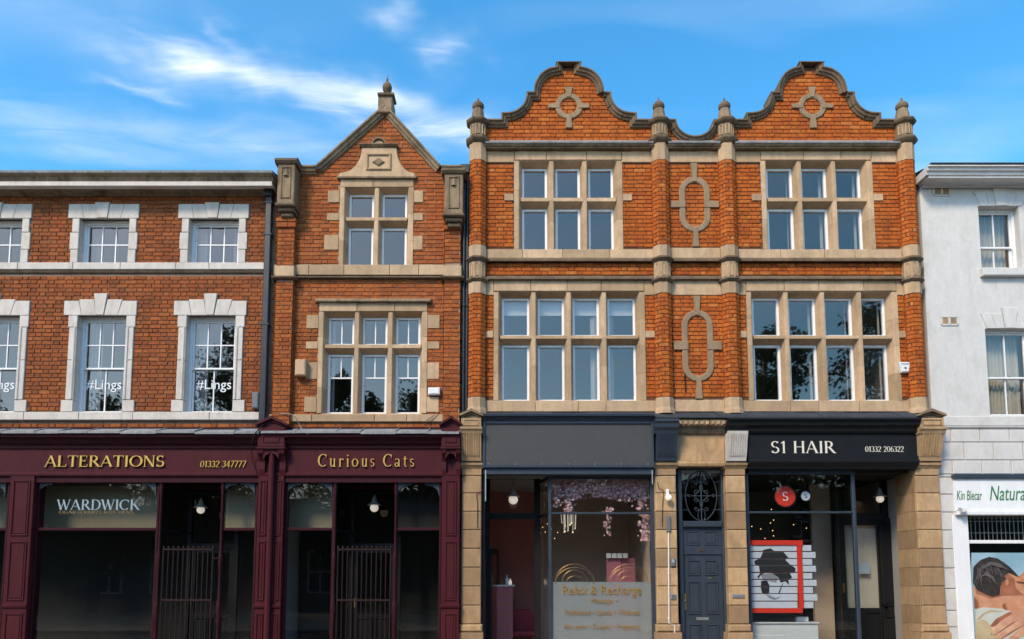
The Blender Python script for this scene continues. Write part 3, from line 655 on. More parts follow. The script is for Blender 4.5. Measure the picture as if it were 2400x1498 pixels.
# ================================================================== left brick building
B1 = thing('brick_building', 'left red brick building with pale stone window surrounds and gold ALTERATIONS shopfront', 'building')
x1L, x1R = -13.2, xx(634, 700)
Zs = lambda p: zy(p, 0)
z_bot, z_top = Zs(1012), Zs(461)
holes = []; ex = []
def flat_arch(w, bot, top, zb, zt_, ztk, key, yf=-.035):
    """five voussoirs; bot/top = six x positions, the middle one is the keystone"""
    for i in range(5):
        zz = ztk if i == 2 else (zt_ if i in (1, 3) or not key else zt_-.03)
        MB().prism([(bot[i]+.002, zb), (bot[i+1]-.002, zb), (top[i+1]-.002, zz), (top[i]+.002, zz)], yf-(.02 if i == 2 else .0), .1, .006).build('keystone' if i == 2 else 'voussoir', M['pale'], w)
tops = [-82.5, -52, -20.5, 14, 48, 82.5]; bots = [-82.5, -46, -13, 10, 40, 82.5]
for k, cx_ in enumerate((-6, 245, 502)):
    # second floor
    X0, X1, Z0, Z1 = rc(cx_-59, 513, cx_+57, 617)
    q = [xx(cx_+t, 497) for t in tops]; qb = [xx(cx_+t, 497) for t in bots]
    w = sash_window(B1, X0, X1, Z0, Z1-.0, (3, 2), None, None, cur=((.0, .18), (.80, 1.0)), fd=.15)
    flat_arch(w, qb, q, Zs(513), Zs(480), Zs(477), False)
    for s, X in ((-1, X0), (1, X1)):
        for za, zb, ww in ((546, 513, .15), (586, 546, .185), (617, 586, .16)):
            stone(w, min(X, X+s*ww), max(X, X+s*ww), Zs(za), Zs(zb), -.03, .2, M['pale'], 'jamb_stone')
    MB().box(X0, X1, .03, .3, Z1, Z1+.1).build('soffit_stone', M['pale'], w)
    holes.append((X0, X1, Z0, Z1)); ex.append((X0-.15, X1+.15, Zs(617), Zs(513))); ex.append((q[0], q[5], Zs(513), Zs(480)))
    # first floor
    cx_ -= 8
    X0, X1, Z0, Z1 = rc(cx_-59, 740, cx_+55, 966)
    q = [xx(cx_+t, 725) for t in (-85, -51, -15.5, 16, 51, 85)]; qb = [xx(cx_+t, 725) for t in (-85, -43, -9, 9, 41, 85)]
    w = sash_window(B1, X0, X1, Z0, Z1, (3, 2), (2, 1), Zs(857), cur=((.0, .28),) if k != 1 else ((.0, .3), (.9, 1.)), fd=.15)
    flat_arch(w, qb, q, Zs(740), Zs(703), Zs(690), True)
    for s, X in ((-1, X0), (1, X1)):
        for za, zb, ww in ((768, 740, .19), (845, 768, .165), (938, 845, .165), (966, 938, .245)):
            stone(w, min(X, X+s*ww), max(X, X+s*ww), Zs(za), Zs(zb), -.03, .2, M['pale'], 'jamb_stone')
        MB().box(X+s*.02, X+s*.07, -.05, -.02, Zs(938), Zs(768), .014).build('jamb_moulding', M['pale'], w)
    MB().box(X0, X1, .03, .3, Z1, Z1+.1).build('soffit_stone', M['pale'], w)
    MB().profx([(-.03, Z0-.02), (-.03, Z0), (.2, Z0+.03), (.3, Z0+.03), (.3, Z0-.02)], X0, X1).build('sill', M['pale'], w)
    xa, xb, za, zb = rc(cx_-35, 890, cx_+48, 912, .24)
    sans('#Lings', xa, xb, za, zb, .236, M['vinylw'], w, 'lettering', .002, h_ref=1)
    holes.append((X0, X1, Z0, Z1)); ex.append((X0-.17, X1+.17, Zs(966), Zs(740))); ex.append((q[0], q[5], Zs(740), Zs(704)))
course(B1, x1L, x1R, Zs(634), Zs(617), -.05, .1, M['pale'], 'string_course_stone', 1.05, 5)
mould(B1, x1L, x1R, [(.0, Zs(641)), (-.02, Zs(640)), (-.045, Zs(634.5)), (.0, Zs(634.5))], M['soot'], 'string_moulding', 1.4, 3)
course(B1, x1L, x1R, Zs(986), Zs(967), -.06, .1, M['pale'], 'sill_course_stone', 1.2, 6)
ex += [(x1L, x1R, Zs(641), Zs(617)), (x1L, x1R, Zs(986), Zs(966))]
wallm = wall_sheet(x1L, x1R+.05, Zs(1115), z_top+.1, holes)
W1 = wallm.build('wall', M['mortar1'], B1, fix=False)
build_bricks(W1, brick_rows(z_bot, z_top, x1L, x1R, ex, 11), M['brick1'])
# cornice and roof
cv = lambda p, y: (y, zy(p, y))
mould(B1, x1L, x1R+.02, [cv(462, .02), cv(460, -.025), cv(455, -.05), cv(447, -.12), cv(444, -.17), (.02, zy(444, -.17))], M['stoned'], 'frieze_stone', 1.3, 8)
mould(B1, x1L, x1R+.08, [(.02, zy(444, -.17)+.004), (-.19, zy(444, -.17)+.004), (-.37, zy(435.5, -.37)), (-.385, zy(435, -.385)), (-.385, zy(425.5, -.385)), (.02, zy(425.5, -.385))], M['pale'], 'corona_stone', 1.1, 9)
mould(B1, x1L, x1R+.1, [(.02, zy(425, -.36)), cv(425, -.36), cv(421, -.375), cv(415, -.40), cv(408, -.455), cv(405, -.46), (.02, zy(405, -.46))], M['stoned'], 'cymatium_stone', 1.3, 10)
mould(B1, x1L, x1R+.12, [(.02, zy(404.5, -.46)), cv(404.5, -.475), cv(399, -.48), (.1, zy(396, -.48))], M['lead'], 'gutter_lead', .8, 12)
zr = zy(396, -.48)
MB().add([(x1L, -.45, zr-.01), (x1R+.1, -.45, zr-.01), (x1R+.1, 4.5, zr+1.35), (x1L, 4.5, zr+1.35), (x1L, 4.5, zr-1), (x1R+.1, 4.5, zr-1), (x1L, -.45, zr-.05), (x1R+.1, -.45, zr-.05)],
         [(0, 1, 2, 3), (3, 2, 5, 4), (6, 7, 1, 0)]).build('roof', M['slate'], B1)
shell(B1, x1L, x1R, 0, z_top, [Zs(1000), Zs(660)])
# downpipe
px_ = xx(631, 480, -.1)
dp = MB().box(px_-.062, px_+.062, -.15, -.05, Zs(1000), zy(452, -.1), .012).build('downpipe', M['pipe'], B1)
MB().prism([(px_-.1, zy(440, -.2)), (px_+.1, zy(440, -.2)), (px_+.075, zy(458, -.2)), (px_-.075, zy(458, -.2))], -.2, -.03, .01).build('hopper', M['pipe'], dp)
for p in (482, 556, 765): MB().box(px_-.085, px_+.085, -.16, -.02, Zs(p)-.025, Zs(p)+.02, .008).build('bracket', M['pipe'], dp)
# ================================================================== gabled building
B2 = thing('gabled_building', 'red brick building with one pointed gable, ball finial and Curious Cats shopfront', 'building')
x2L, x2R = x1R+.05, xx(1086, 700)
holes = []; ex = []
st = M['stone']
# second floor window
X0, X1, Z0, Z1 = rc(807, 440, 957, 629)
w = stone_window(B2, X0, X1, Z0, Z1, [xx(882, 535)], (Zs(519), Zs(508)), st, jw=.1, sp=.045,
    quoins=[(-1, Zs(476), Zs(447), .25), (-1, Zs(518), Zs(500), .26), (-1, Zs(587), Zs(551), .3), (1, Zs(476), Zs(447), .2), (1, Zs(518), Zs(500), .2), (1, Zs(587), Zs(553), .2)])
holes.append((X0, X1, Z0, Z1)); ex.append((X0-.1, X1+.1, Z0, Zs(415)))
course(w, X0-.1, X1+.1, Zs(440), Zs(421), -.02, .1, st, 'lintel_stone', .7, 4)
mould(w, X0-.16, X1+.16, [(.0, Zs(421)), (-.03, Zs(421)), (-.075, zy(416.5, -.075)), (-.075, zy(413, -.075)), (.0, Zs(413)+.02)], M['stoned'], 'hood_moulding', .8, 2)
# first floor window
X0, X1, Z0, Z1 = rc(757, 731, 989, 969)
w = stone_window(B2, X0, X1, Z0, Z1, [xx(835, 850), xx(914, 850)], (Zs(818), Zs(806)), st, jw=.1, sp=.05, upper_bar=True, lower_bar=.62,
    quoins=[(s, Zs(a), Zs(b), .25) for s in (-1, 1) for a, b in ((771, 739), (819, 801), (890, 850), (967, 930))], curtains=[(0, .0, .12)])
holes.append((X0, X1, Z0, Z1)); ex.append((X0-.1, X1+.1, Zs(987), Zs(703)))
course(w, X0-.1, X1+.1, Zs(731), Zs(710.5), -.02, .1, st, 'lintel_stone', .75, 5)
mould(w, X0-.17, X1+.17, [(.0, Zs(711)), (-.03, Zs(711)), (-.09, zy(706, -.09)), (-.09, zy(703, -.09)), (.0, Zs(703)+.03)], M['stoned'], 'hood_moulding', .9, 3)
course(B2, x2L, x2R, Zs(990), Zs(972), -.05, .1, M['stone'], 'sill_course_stone', .9, 8)
ex.append((x2L, x2R, Zs(990), Zs(972)))
mould(B2, x2L, x2R, [(.0, Zs(655)), (-.03, Zs(655)), (-.085, zy(650, -.085)), (-.085, zy(647, -.085)), (.0, Zs(647))], M['soot'], 'string_moulding', .9, 5)
course(B2, x2L, x2R, Zs(647), Zs(622), -.045, .1, st, 'string_course_stone', .85, 7)
ex.append((x2L, x2R, Zs(655), Zs(622)))
# gable outline (top edge of the coping)
GP = [(xx(px, py, -.05), zy(py, -.05)) for px, py in ((690, 391), (741, 391), (903, 247), (1034, 391), (1090, 391))]
def outline_x(path, z, side):
    hits = [a[0]+(b[0]-a[0])*(z-a[1])/(b[1]-a[1]) for a, b in zip(path, path[1:]) if (a[1]-z)*(b[1]-z) < 0]
    return (min(hits) if side < 0 else max(hits)) if hits else None
def gl(path, x0, side, ins):
    def f(z):
        h = outline_x(path, z, side)
        return x0 if h is None else h - side*ins
    return f
zk = GP[0][1]-.1
rows = brick_rows(Zs(1012), zk, x2L, x2R, ex, 21) + brick_rows(zk, GP[2][1]-.2, gl(GP, x2L, -1, .1), gl(GP, x2R, 1, .1), ex, 22)
wm = wall_sheet(x2L, x2R, Zs(1115), zk, holes)
wm.prism([(x2L, zk), (x2R, zk)] + [(p[0], p[1]-.04) for p in GP[::-1]], .013, .34)
W2 = wm.build('wall', M['mortar2'], B2, fix=False)
for a, b in zip(GP, GP[1:]):
    n = max(1, round(math.dist(a, b)/.75))
    for i in range(n):
        p = [a[0]+(b[0]-a[0])*i/n, a[1]+(b[1]-a[1])*i/n]; q = [a[0]+(b[0]-a[0])*(i+1)/n, a[1]+(b[1]-a[1])*(i+1)/n]
        d = Vector((q[0]-p[0], q[1]-p[1])).normalized()*.002; e0 = .02 if i == 0 else 0; e1 = .02 if i == n-1 else 0
        MB().sweep([(p[0]+d.x, p[1]+d.y), (q[0]-d.x, q[1]-d.y)], [(-.155, .012), (-.155, .3), (.0, .36), (.0, -.12), (-.035, -.125), (-.05, -.09), (-.1, -.075), (-.11, -.045), (-.145, -.03)]).build('coping_stone', M['stoned'], B2)
# brick pilasters with stone dies
for k, (pa, pb, da, db, t0, cap0) in enumerate(((645, 686, 650, 690, 382, 365), (1040, 1079, 1042, 1085, 402, 388))):
    a, b = xx(pa, 720, -.12), xx(pb, 720, -.12)
    zt_ = zy(510 if k == 0 else 512, -.12)
    mm = MB().box(a+.01, b-.01, -.105, .0, Zs(1000), zt_)
    pl = mm.build('pilaster', M['mortar2'], B2)
    ex2 = [(a-.1, b+.1, zy(655, -.12), zy(622, -.12))]
    rr = brick_rows(zy(1005, -.12), zt_, a, b, ex2, 31+k, -.12)
    sb = MB()
    for x, z, l, h, y, r in rr:
        sb.cur = r; sb.box(x-l/2, x+l/2, y, -.07, z-h/2, z+h/2, .004)
    nz = int((zt_-zy(1005, -.12))/CH)
    for j in range(nz):                                  # return sides
        zc_ = zy(1005, -.12)+(j+.5)*CH
        if zy(655, -.12) < zc_ < zy(622, -.12): continue
        for xs_, s in ((a, -1), (b, 1)):
            sb.cur = random.random(); sb.add([(xs_+s*.003, -.115, zc_-.036), (xs_+s*.003, .0, zc_-.036), (xs_+s*.003, .0, zc_+.036), (xs_+s*.003, -.115, zc_+.036)], [(0, 1, 2, 3) if s < 0 else (3, 2, 1, 0)])
    o = sb.build('brickwork', M['brick2'], pl, fix=False, rnd=True); o['kind'] = 'stuff'
    stone(pl, a-.02, b+.02, zy(648, -.16), zy(622, -.16), -.165, .0, st, 'band_stone')
    MB().profx([(-.14, zy(655, -.14)), (-.2, zy(650, -.2)), (-.21, zy(646, -.21)), (.0, zy(646, -.21)), (.0, zy(655, -.14))], a-.07, b+.07).build('band_moulding', M['soot'], pl)
    X0, X1 = xx(da, 430, -.34), xx(db, 430, -.34); zc0 = zy(cap0+17, -.38); zd = zy(476 if k == 0 else 500, -.34)
    for i, (dz0, dz1, yy) in enumerate(((512, 520, -.15), (522, 533, -.135))):   # corbelled brick courses
        sb = MB(); x = a-.02+.01*i
        while x < b-.02:
            sb.box(x, min(x+.22, b+.02), yy-.03, -.06, zy(dz1+ (0 if k == 0 else 6), yy), zy(dz0 + (0 if k == 0 else 6), yy), .004); x += .23
        sb.build('corbel_course', M['brick2'], pl)
    for (p0, p1, yy, gx) in ((zd-.06, zd, -.37, .03), (zd-.14, zd-.06, -.3, -.01), (zd-.23, zd-.14, -.24, -.05)):
        MB().box(X0-gx, X1+gx, yy, .0, p0, p1, .02).build('corbel_stone', M['soot'], pl)
    die = MB().box(X0, X1, -.34, .3, zd, zc0, .01).build('die', M['stoned'], pl)
    die.parent = B2
    framed_panel(die, X0+.07, X1-.07, zd+.1, zc0-.06, -.34, M['stoned'], .025, .02, raised=False)
    MB().lathe([(.05, zc0-.25), (.035, zc0-.14), (.02, zc0-.1)], (X0+X1)/2, -.335, 8).build('drop_ornament', M['stoned'], die)
    MB().profx([(-.36, zc0), (-.4, zc0+.05), (-.4, zc0+.09), (-.34, zc0+.13), (-.3, zc0+.15), (.33, zc0+.15), (.33, zc0)], X0-.05, X1+.05).build('cap_stone', M['soot'], die)
# gable ornament
def P2(px, py, y=-.05): return (xx(px, py, y), zy(py, y))
pts = [P2(795, 414), P2(973, 414), P2(972, 408)]
for i in range(9):
    a = R(90*i/8); pts.append(P2(972-42*math.sin(a), 406-58*(1-math.cos(a))))
pts += [P2(930, 346), P2(848, 346)]
for i in range(9):
    a = R(90*(8-i)/8); pts.append(P2(796+52*math.sin(a), 406-58*(1-math.cos(a))))
pts.append(P2(795, 408))
orn = MB().prism(pts, -.06, .05, .012).build('gable_panel', st, B2)
a = [P2(858, 400), P2(917, 400), P2(917, 361), P2(858, 361)]
framed_panel(orn, a[0][0], a[1][0], a[0][1], a[2][1], -.06, st, .045, .03, 'panel_frame', False)
c = P2(887.5, 381); MB().prism([(c[0]-.14, c[1]), (c[0], c[1]-.1), (c[0]+.14, c[1]), (c[0], c[1]+.1)], -.09, -.05, .03).build('diamond_boss', M['stoned'], orn)
MB().profx([(.02, P2(0, 346)[1]), (-.08, P2(0, 346)[1]), (-.12, P2(0, 342)[1]), (-.12, P2(0, 340)[1]), (.02, P2(0, 339)[1])], P2(843, 343)[0], P2(933, 343)[0]).build('cap_moulding', M['stoned'], orn)
c = P2(888, 341); MB().prism([(c[0]+.115*math.cos(R(180*i/12)), c[1]+.115*math.sin(R(180*i/12))) for i in range(13)], -.06, .03, .01).build('lunette', st, orn)
MB().sweep([(c[0]-.12*math.cos(R(180*i/14)), c[1]+.12*math.sin(R(180*i/14))) for i in range(15)], [(.0, -.1), (.03, -.1), (.03, .02), (.0, .02)]).build('arch_moulding', M['stoned'], orn)
# finial
fx, fz = GP[2]
fin = MB().box(fx-.14, fx+.15, -.12, .3, fz-.2, fz+.12, .02).build('finial', M['stoned'], B2)
MB().lathe([(.13, fz+.12), (.135, fz+.2), (.17, fz+.22), (.17, fz+.26), (.12, fz+.3)], fx+.01, .09, 4).build('finial_cap', M['soot'], fin)
MB().lathe([(.06, fz+.29), (.045, fz+.33), (.07, fz+.35), (.05, fz+.37), (.09, fz+.42), (.098, fz+.48), (.08, fz+.55), (.035, fz+.60), (.02, fz+.63), (.028, fz+.65), (.012, fz+.69), (.004, fz+.75)], fx+.01, .09, 18).build('finial_ball', M['soot'], fin, smooth=True)
build_bricks(W2, rows, M['brick2'])
# roof and rooms
MB().add([(GP[1][0], .1, GP[1][1]-.15), (GP[2][0], .1, GP[2][1]-.15), (GP[3][0], .1, GP[3][1]-.15), (GP[1][0], 6, GP[1][1]-.15), (GP[2][0], 6, GP[2][1]-.15), (GP[3][0], 6, GP[3][1]-.15)],
         [(0, 1, 4, 3), (1, 2, 5, 4), (3, 4, 5)]).build('roof', M['slate'], B2)
shell(B2, x2L, x2R, 0, zk-.05, [Zs(1000), Zs(660)])
# twin black pipes in the gap
for k, px in enumerate((1087, 1095)):
    X = xx(px, 700, -.03); o = MB().tube([(X, -.03, Zs(968)), (X, -.03, zy(404, -.03))], .035, 10).build('downpipe', M['pipe'], B2, smooth=True)
    for p in (445, 720): MB().lathe([(.048, Zs(p)), (.048, Zs(p)+.06)], X, -.03, 10).build('collar', M['pipe'], o)
MB().prism([P2(1080, 385, -.1), P2(1103, 385, -.1), P2(1099, 405, -.1), P2(1084, 405, -.1)], -.12, .02, .01).build('hopper', M['pipe'], B2)
# ================================================================== twin-gabled building
B3 = thing('twin_gabled_building', 'ornate orange brick building with two curved gables and sandstone mullioned windows', 'building')
PC = [(xx(a, 470, -.1)+xx(b, 800, -.1))/2 for a, b in ((1121, 1116), (1550, 1556), (1707, 1716), (2128, 2150))]
x3L, x3R = PC[0]-.12, PC[3]+.12
holes = []; ex = []
bays = []
def win3(pl, pr, py0, py1, mulls, tr, nib, **k):
    X0, X1, Z0, Z1 = rc(pl, py0, pr, py1)
    w = stone_window(B3, X0, X1, Z0, Z1, mulls, (Zs(tr[1]), Zs(tr[0])), M['stone'], jw=.105, sp=.05, nib=(Zs(nib[1]), Zs(nib[0]), .2), **k)
    holes.append((X0, X1, Z0, Z1)); ex.append((X0-.105, X1+.105, Z0-.05, Z1+.05)); return X0, X1, Z0, Z1, w
mm_ = lambda l, py: [xx(p, py) for p in l]
win3(1217, 1447, 378, 585, mm_((1293, 1371), 480), (462, 474), (455, 472), seed=1)
win3(1797, 2035, 378, 585, mm_((1876, 1957), 480), (462, 474), (455, 472), seed=2, curtains=[(1, .88, 1.0), (2, .88, 1.0), (0, .92, 1.)])
win3(1169, 1500, 685, 939, mm_((1251, 1334, 1417), 815), (785, 796), (776, 793), blinds=(0, 1, 2, 3), curtains=[(2, .72, 1.), (3, .0, .2)])
win3(1764, 2095, 685, 939, mm_((1846, 1932, 2019), 815), (785, 796), (776, 793), curtains=[(1, .88, 1.0), (2, .9, 1.0), (3, .9, 1.)])
segs = [(PC[0], PC[1]), (PC[1], PC[2]), (PC[2], PC[3])]
for i, (a, b) in enumerate(segs):
    A, Bx = a+.15, b-.15
    def band(p0, p1, hp, sd, mat=M['stone']):
        hs = [h for h in holes if a < (h[0]+h[1])/2 < b and h[2]-.02 < Zs((p0+p1)/2) + .3 and h[3] > Zs(p1)]
        for h in hs:
            if h[3] < Zs(p0) and h[3] > Zs(p1)-.05:      # head band: window top inside the band
                course(B3, A, h[0]-.1, Zs(p1), Zs(p0), -.02, .1, mat, 'lintel_stone', .8, sd); course(B3, h[1]+.1, Bx, Zs(p1), Zs(p0), -.02, .1, mat, 'lintel_stone', .8, sd+1)
                course(B3, h[0]-.1, h[1]+.1, h[3]+.012, Zs(p0), -.022, .1, mat, 'lintel_stone', .75, sd+2); return
            if h[2] < Zs(p0)+.02 and h[2] > Zs(p1):
                course(B3, A, Bx, Zs(p1), h[2]-.0, -.024, .1, mat, 'sill_stone', .85, sd)
                return
        course(B3, A, Bx, Zs(p1), Zs(p0), -.02, .1, mat, 'band_stone', .9, sd)
    band(355, 382, 0, 10*i+1); band(581, 607, 0, 10*i+4); band(656, 693, 0, 10*i+7)
    band(937, 966, 0, 10*i+2)
    ex.extend([(A, Bx, Zs(382), Zs(354)), (A, Bx, Zs(613), Zs(581)), (A, Bx, Zs(693), Zs(650)), (A, Bx, Zs(966), Zs(937))])
    for p0, p1, pr, m_ in ((607, 614, .1, M['soot']), (650, 656.5, .09, M['soot'])):
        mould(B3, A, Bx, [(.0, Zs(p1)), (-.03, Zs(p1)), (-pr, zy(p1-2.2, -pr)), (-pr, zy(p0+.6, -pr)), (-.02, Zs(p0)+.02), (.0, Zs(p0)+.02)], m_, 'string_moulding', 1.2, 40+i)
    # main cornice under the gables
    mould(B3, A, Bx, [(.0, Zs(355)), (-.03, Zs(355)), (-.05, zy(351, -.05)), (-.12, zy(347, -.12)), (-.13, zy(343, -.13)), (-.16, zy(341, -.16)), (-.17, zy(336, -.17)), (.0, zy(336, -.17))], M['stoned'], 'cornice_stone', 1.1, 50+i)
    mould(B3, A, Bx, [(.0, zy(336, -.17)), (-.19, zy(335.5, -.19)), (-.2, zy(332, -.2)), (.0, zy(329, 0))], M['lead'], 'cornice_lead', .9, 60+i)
zc3 = Zs(331)
def gable_path(cx, l, y=-.05):
    """l = (flat start, foot, foot step, shoulder step) offsets from the centre; top edge of the coping, left half then mirrored"""
    h = [(-l[0], 283), (-l[1], 283), (-l[1], 268), (-l[1]+14, 267)]
    x0 = -l[1]+14; x1 = -l[2]
    h += [(x0+(x1-x0)*math.sin(R(a)), 267-44*(1-math.cos(R(a)))) for a in range(10, 85, 10)]
    h += [(x1, 219), (x1+17, 219)]
    x2 = x1+17; x3 = -28.5
    h += [(x3-(x3-x2)*math.cos(R(a)), 217-56*math.sin(R(a))) for a in range(0, 86, 9)]
    h += [(x3, 160), (x3, 151)]
    f = h + [(-x, p) for x, p in h[::-1]]
    return [(xx(cx+x, 240, y), zy(p, y)) for x, p in f]
GA = gable_path(1333, (192, 158, 99)); GB = gable_path(1903, (190, 157, 98))
GA[0] = (PC[0]+.1, GA[0][1]); GA[-1] = (PC[1]-.1, GA[-1][1]); GB[0] = (PC[2]+.1, GB[0][1]); GB[-1] = (PC[3]-.1, GB[-1][1])
va = xx(1627, 300, -.05); vw = xx(1670, 300, -.05)-va
VP = [(PC[1]+.1, zy(283, -.05)), (va-vw-.03, zy(283, -.05))] + [(va-vw*math.cos(R(a)), zy(285+37*math.sin(R(a)), -.05)) for a in range(0, 181, 12)] + [(va+vw+.03, zy(283, -.05)), (PC[2]-.1, zy(283, -.05))]
COP = [(-.14, .012), (-.14, .3), (.0, .34), (.0, -.12), (-.03, -.125), (-.045, -.095), (-.085, -.08), (-.095, -.05), (-.13, -.035)]
def coping(path, sd):
    cuts = [0] + [i for i in range(4, len(path)-3, 4)] + [len(path)-1]
    for a, b in zip(cuts, cuts[1:]): MB().sweep(path[a:b+1], COP).build('coping_stone', M['soot'], B3)
holes3 = list(holes)
zw0 = Zs(970)
wm = wall_sheet(x3L, x3R, zw0, zc3, holes3)
rows = brick_rows(zw0, zc3, x3L, x3R, ex, 41)
for path in (GA, GB):
    wm.prism([(path[0][0], zc3), (path[-1][0], zc3)] + [(p[0], p[1]-.03) for p in path[::-1]], .013, .33)
    ztop = max(p[1] for p in path)
    rows += brick_rows(zc3, ztop-.1, gl(path, path[0][0], -1, .1), gl(path, path[-1][0], 1, .1), [], 42)
    coping(path[:len(path)//2], 1); coping(path[len(path)//2:], 1)
wm.prism([(VP[0][0], zc3), (VP[-1][0], zc3)] + [(p[0], p[1]-.03) for p in VP[::-1]], .013, .33)
coping(VP, 2)
zk3 = VP[0][1]
for s, xa, xb in ((-1, VP[0][0], None), (1, None, VP[-1][0])):
    def inner(z, s=s):
        t = max(0, min(1, (zy(285, -.05)-z)/max(.01, zy(285, -.05)-zy(322, -.05)))); c_ = math.sqrt(max(0, 1-t*t)); return va+s*(vw*c_+.06)
    rows += brick_rows(zc3, zk3-.1, xa if xa is not None else inner, xb if xb is not None else inner, [], 44)
W3 = wm.build('wall', M['mortar3'], B3, fix=False)
# neck blocks closing the flat-topped gables
for path in (GA, GB):
    zt_ = max(p[1] for p in path); xs_ = [p[0] for p in path if p[1] > zt_-.03]
    MB().box(min(xs_)-.012, max(xs_)+.012, -.13, .34, zt_-.004, zt_+.016, .004).build('cap_stone', M['soot'], B3)
# medallions and blind ovals
def stad(cx, cz, hw, hh, n=12):
    r = hw; return [(cx+r*math.cos(R(a)), cz+(hh-r)+r*math.sin(R(a))) for a in [180*i/n for i in range(n+1)]] + [(cx+r*math.cos(R(a)), cz-(hh-r)+r*math.sin(R(a))) for a in [180+180*i/n for i in range(n+1)]]
def medal(px, py, hw, hh, th, keys, name):
    cx, cz = xx(px, py), Zs(py)
    path = stad(cx, cz, hw-th, hh-th) if hh > hw+.02 else [(cx+(hw-th)*math.cos(R(i*12)), cz+(hw-th)*math.sin(R(i*12))) for i in range(30)]
    path = path[::-1]
    o = MB().sweep(path, [(.0, -.02), (.0, .02), (th, .02), (th, -.02), (th*.85, -.034), (th*.15, -.034)], closed=True).build(name, M['stonem'], B3)
    for k in keys:
        MB().prism([(xx(px+p, py), Zs(q)) for p, q in k[4]], -.045, .02, .006).build('key_stone', M['stonem'], o)
    return o
for px in (1333, 1903):
    medal(px, 250, .285, .285, .115, [(0, 1, 0, 0, [(-9, 206), (9, 206), (5, 230), (-5, 230)]), (0, 1, 0, 0, [(-5, 270), (5, 270), (8, 302), (-8, 302)]), (0, 1, 0, 0, [(-48, 246), (-22, 244), (-22, 256), (-48, 255)]), (0, 1, 0, 0, [(22, 244), (48, 246), (48, 255), (22, 256)])], 'medallion')
for px, py, t, b, kt, kb, k0, k1 in ((1628, 480, 416, 546, 384, 580, 473, 488), (1635, 811, 728, 896, 695, 936, 801, 821)):
    medal(px, py, .315, (Zs(t)-Zs(b))/2, .125, [(0, 1, 0, 0, [(-8, kt), (8, kt), (5, t+12), (-5, t+12)]), (0, 1, 0, 0, [(-5, b-12), (5, b-12), (8, kb), (-8, kb)]), (0, 1, 0, 0, [(-56, k0), (-22, k0), (-22, k1), (-56, k1)]), (0, 1, 0, 0, [(22, k0), (56, k0), (56, k1), (22, k1)])], 'blind_oval')
# octagonal pilasters
pil_bricks = []
for i, X in enumerate(PC):
    Y = -.02; ap = .165; yf = Y-ap; z = lambda p: zy(p, yf)
    p = MB().lathe([(ap-.012, z(930)), (ap-.012, z(372))], X, Y, 8).build('pilaster', M['mortar3'], B3)
    def pc(prof, mat, name): return MB().lathe(prof, X, Y, 8).build(name, mat, p)
    pc([(ap+.03, z(968)), (ap+.025, z(960)), (ap+.008, z(953)), (ap+.008, z(930))], M['stone'], 'base_stone')
    for t in ((686, 660), (600, 573)): pc([(ap+.008, z(t[0])), (ap+.008, z(t[1]))], M['stone'], 'band_stone')
    for t in ((660, 650), (611, 600)): pc([(ap+.01, z(t[0])), (ap+.045, z(t[0]-4)), (ap+.06, z(t[0]-5.5)), (ap+.06, z(t[1]+2)), (ap+.02, z(t[1]-1)), (ap, z(t[1]-1))], M['soot'], 'ring_moulding')
    pc([(ap-.002, z(651)), (ap-.002, z(610))], M['stone'], 'arcade_stone')
    pc([(ap+.006, z(373)), (ap+.006, z(330))], M['stone'], 'neck_stone')
    pc([(ap+.006, z(334)), (ap+.05, z(329)), (ap+.075, z(325)), (ap+.075, z(321)), (ap+.02, z(316)), (ap, z(314))], M['soot'], 'ring_moulding')
    pc([(ap-.005, z(316)), (ap-.005, z(284))], M['stoned'], 'arcade_stone')
    pc([(ap-.004, z(287)), (ap+.05, z(283)), (ap+.07, z(279)), (ap+.065, z(276)), (ap-.03, z(270)), (ap-.04, z(268))], M['soot'], 'cap_moulding')
    pc([(ap-.03, z(270)), (ap-.055, z(250)), (ap-.07, z(246))], M['stoned'], 'pinnacle_stone')
    MB().lathe([(.07, z(248)), (.105, z(245)), (.122, z(240)), (.118, z(235)), (.085, z(230)), (.045, z(227)), (.03, z(225)), (.022, z(222)), (.008, z(217))], X, Y, 20).build('onion_finial', M['soot'], p, smooth=True)
    # lancet panels on the facets
    for (pt, pb) in ((289, 312), (615, 645)):
        for k in (-1, 0, 1):
            an = R(45*k); cxx = X+math.sin(an)*(ap-.002); cyy = Y-math.cos(an)*(ap-.002)
            tx = Vector((math.cos(an), math.sin(an), 0)); nn = Vector((math.sin(an), -math.cos(an), 0))
            h0, h1 = z(pb), z(pt); r = .034
            pl_ = [(-r, h0)] + [(-r*math.cos(R(a)), h1-r+r*math.sin(R(a))) for a in range(0, 181, 20)] + [(r, h0)]
            ptsL = [Vector((cxx, cyy, 0)) + tx*u + Vector((0, 0, v)) + nn*.004 for u, v in pl_]
            MB().tube(ptsL + [ptsL[0]], .011, 5).build('lancet_moulding', M['stone'], p)
    # brickwork on five facets
    for (pb, pt) in ((929, 687), (572, 373)):
        z0, z1 = z(pb), z(pt); n = int((z1-z0)/CH); ch = (z1-z0)/n; fw = 2*ap*math.tan(math.pi/8)
        for j in range(n):
            zm = z0+(j+.5)*ch
            for k in (-2, -1, 0, 1, 2):
                an = R(45*k); tx = Vector((math.cos(an), math.sin(an), 0)); nn = Vector((math.sin(an), -math.cos(an), 0)); c0 = Vector((X, Y, zm))+nn*ap
                cut = [(-fw/2, fw/2)] if (j+k) % 2 == 0 else [(-fw/2, random.uniform(-.02, .02)-.003), (.008, fw/2)]
                for (u, v) in cut: pil_bricks.append((c0, tx, nn, u+.003, v-.003, ch/2-.0045))
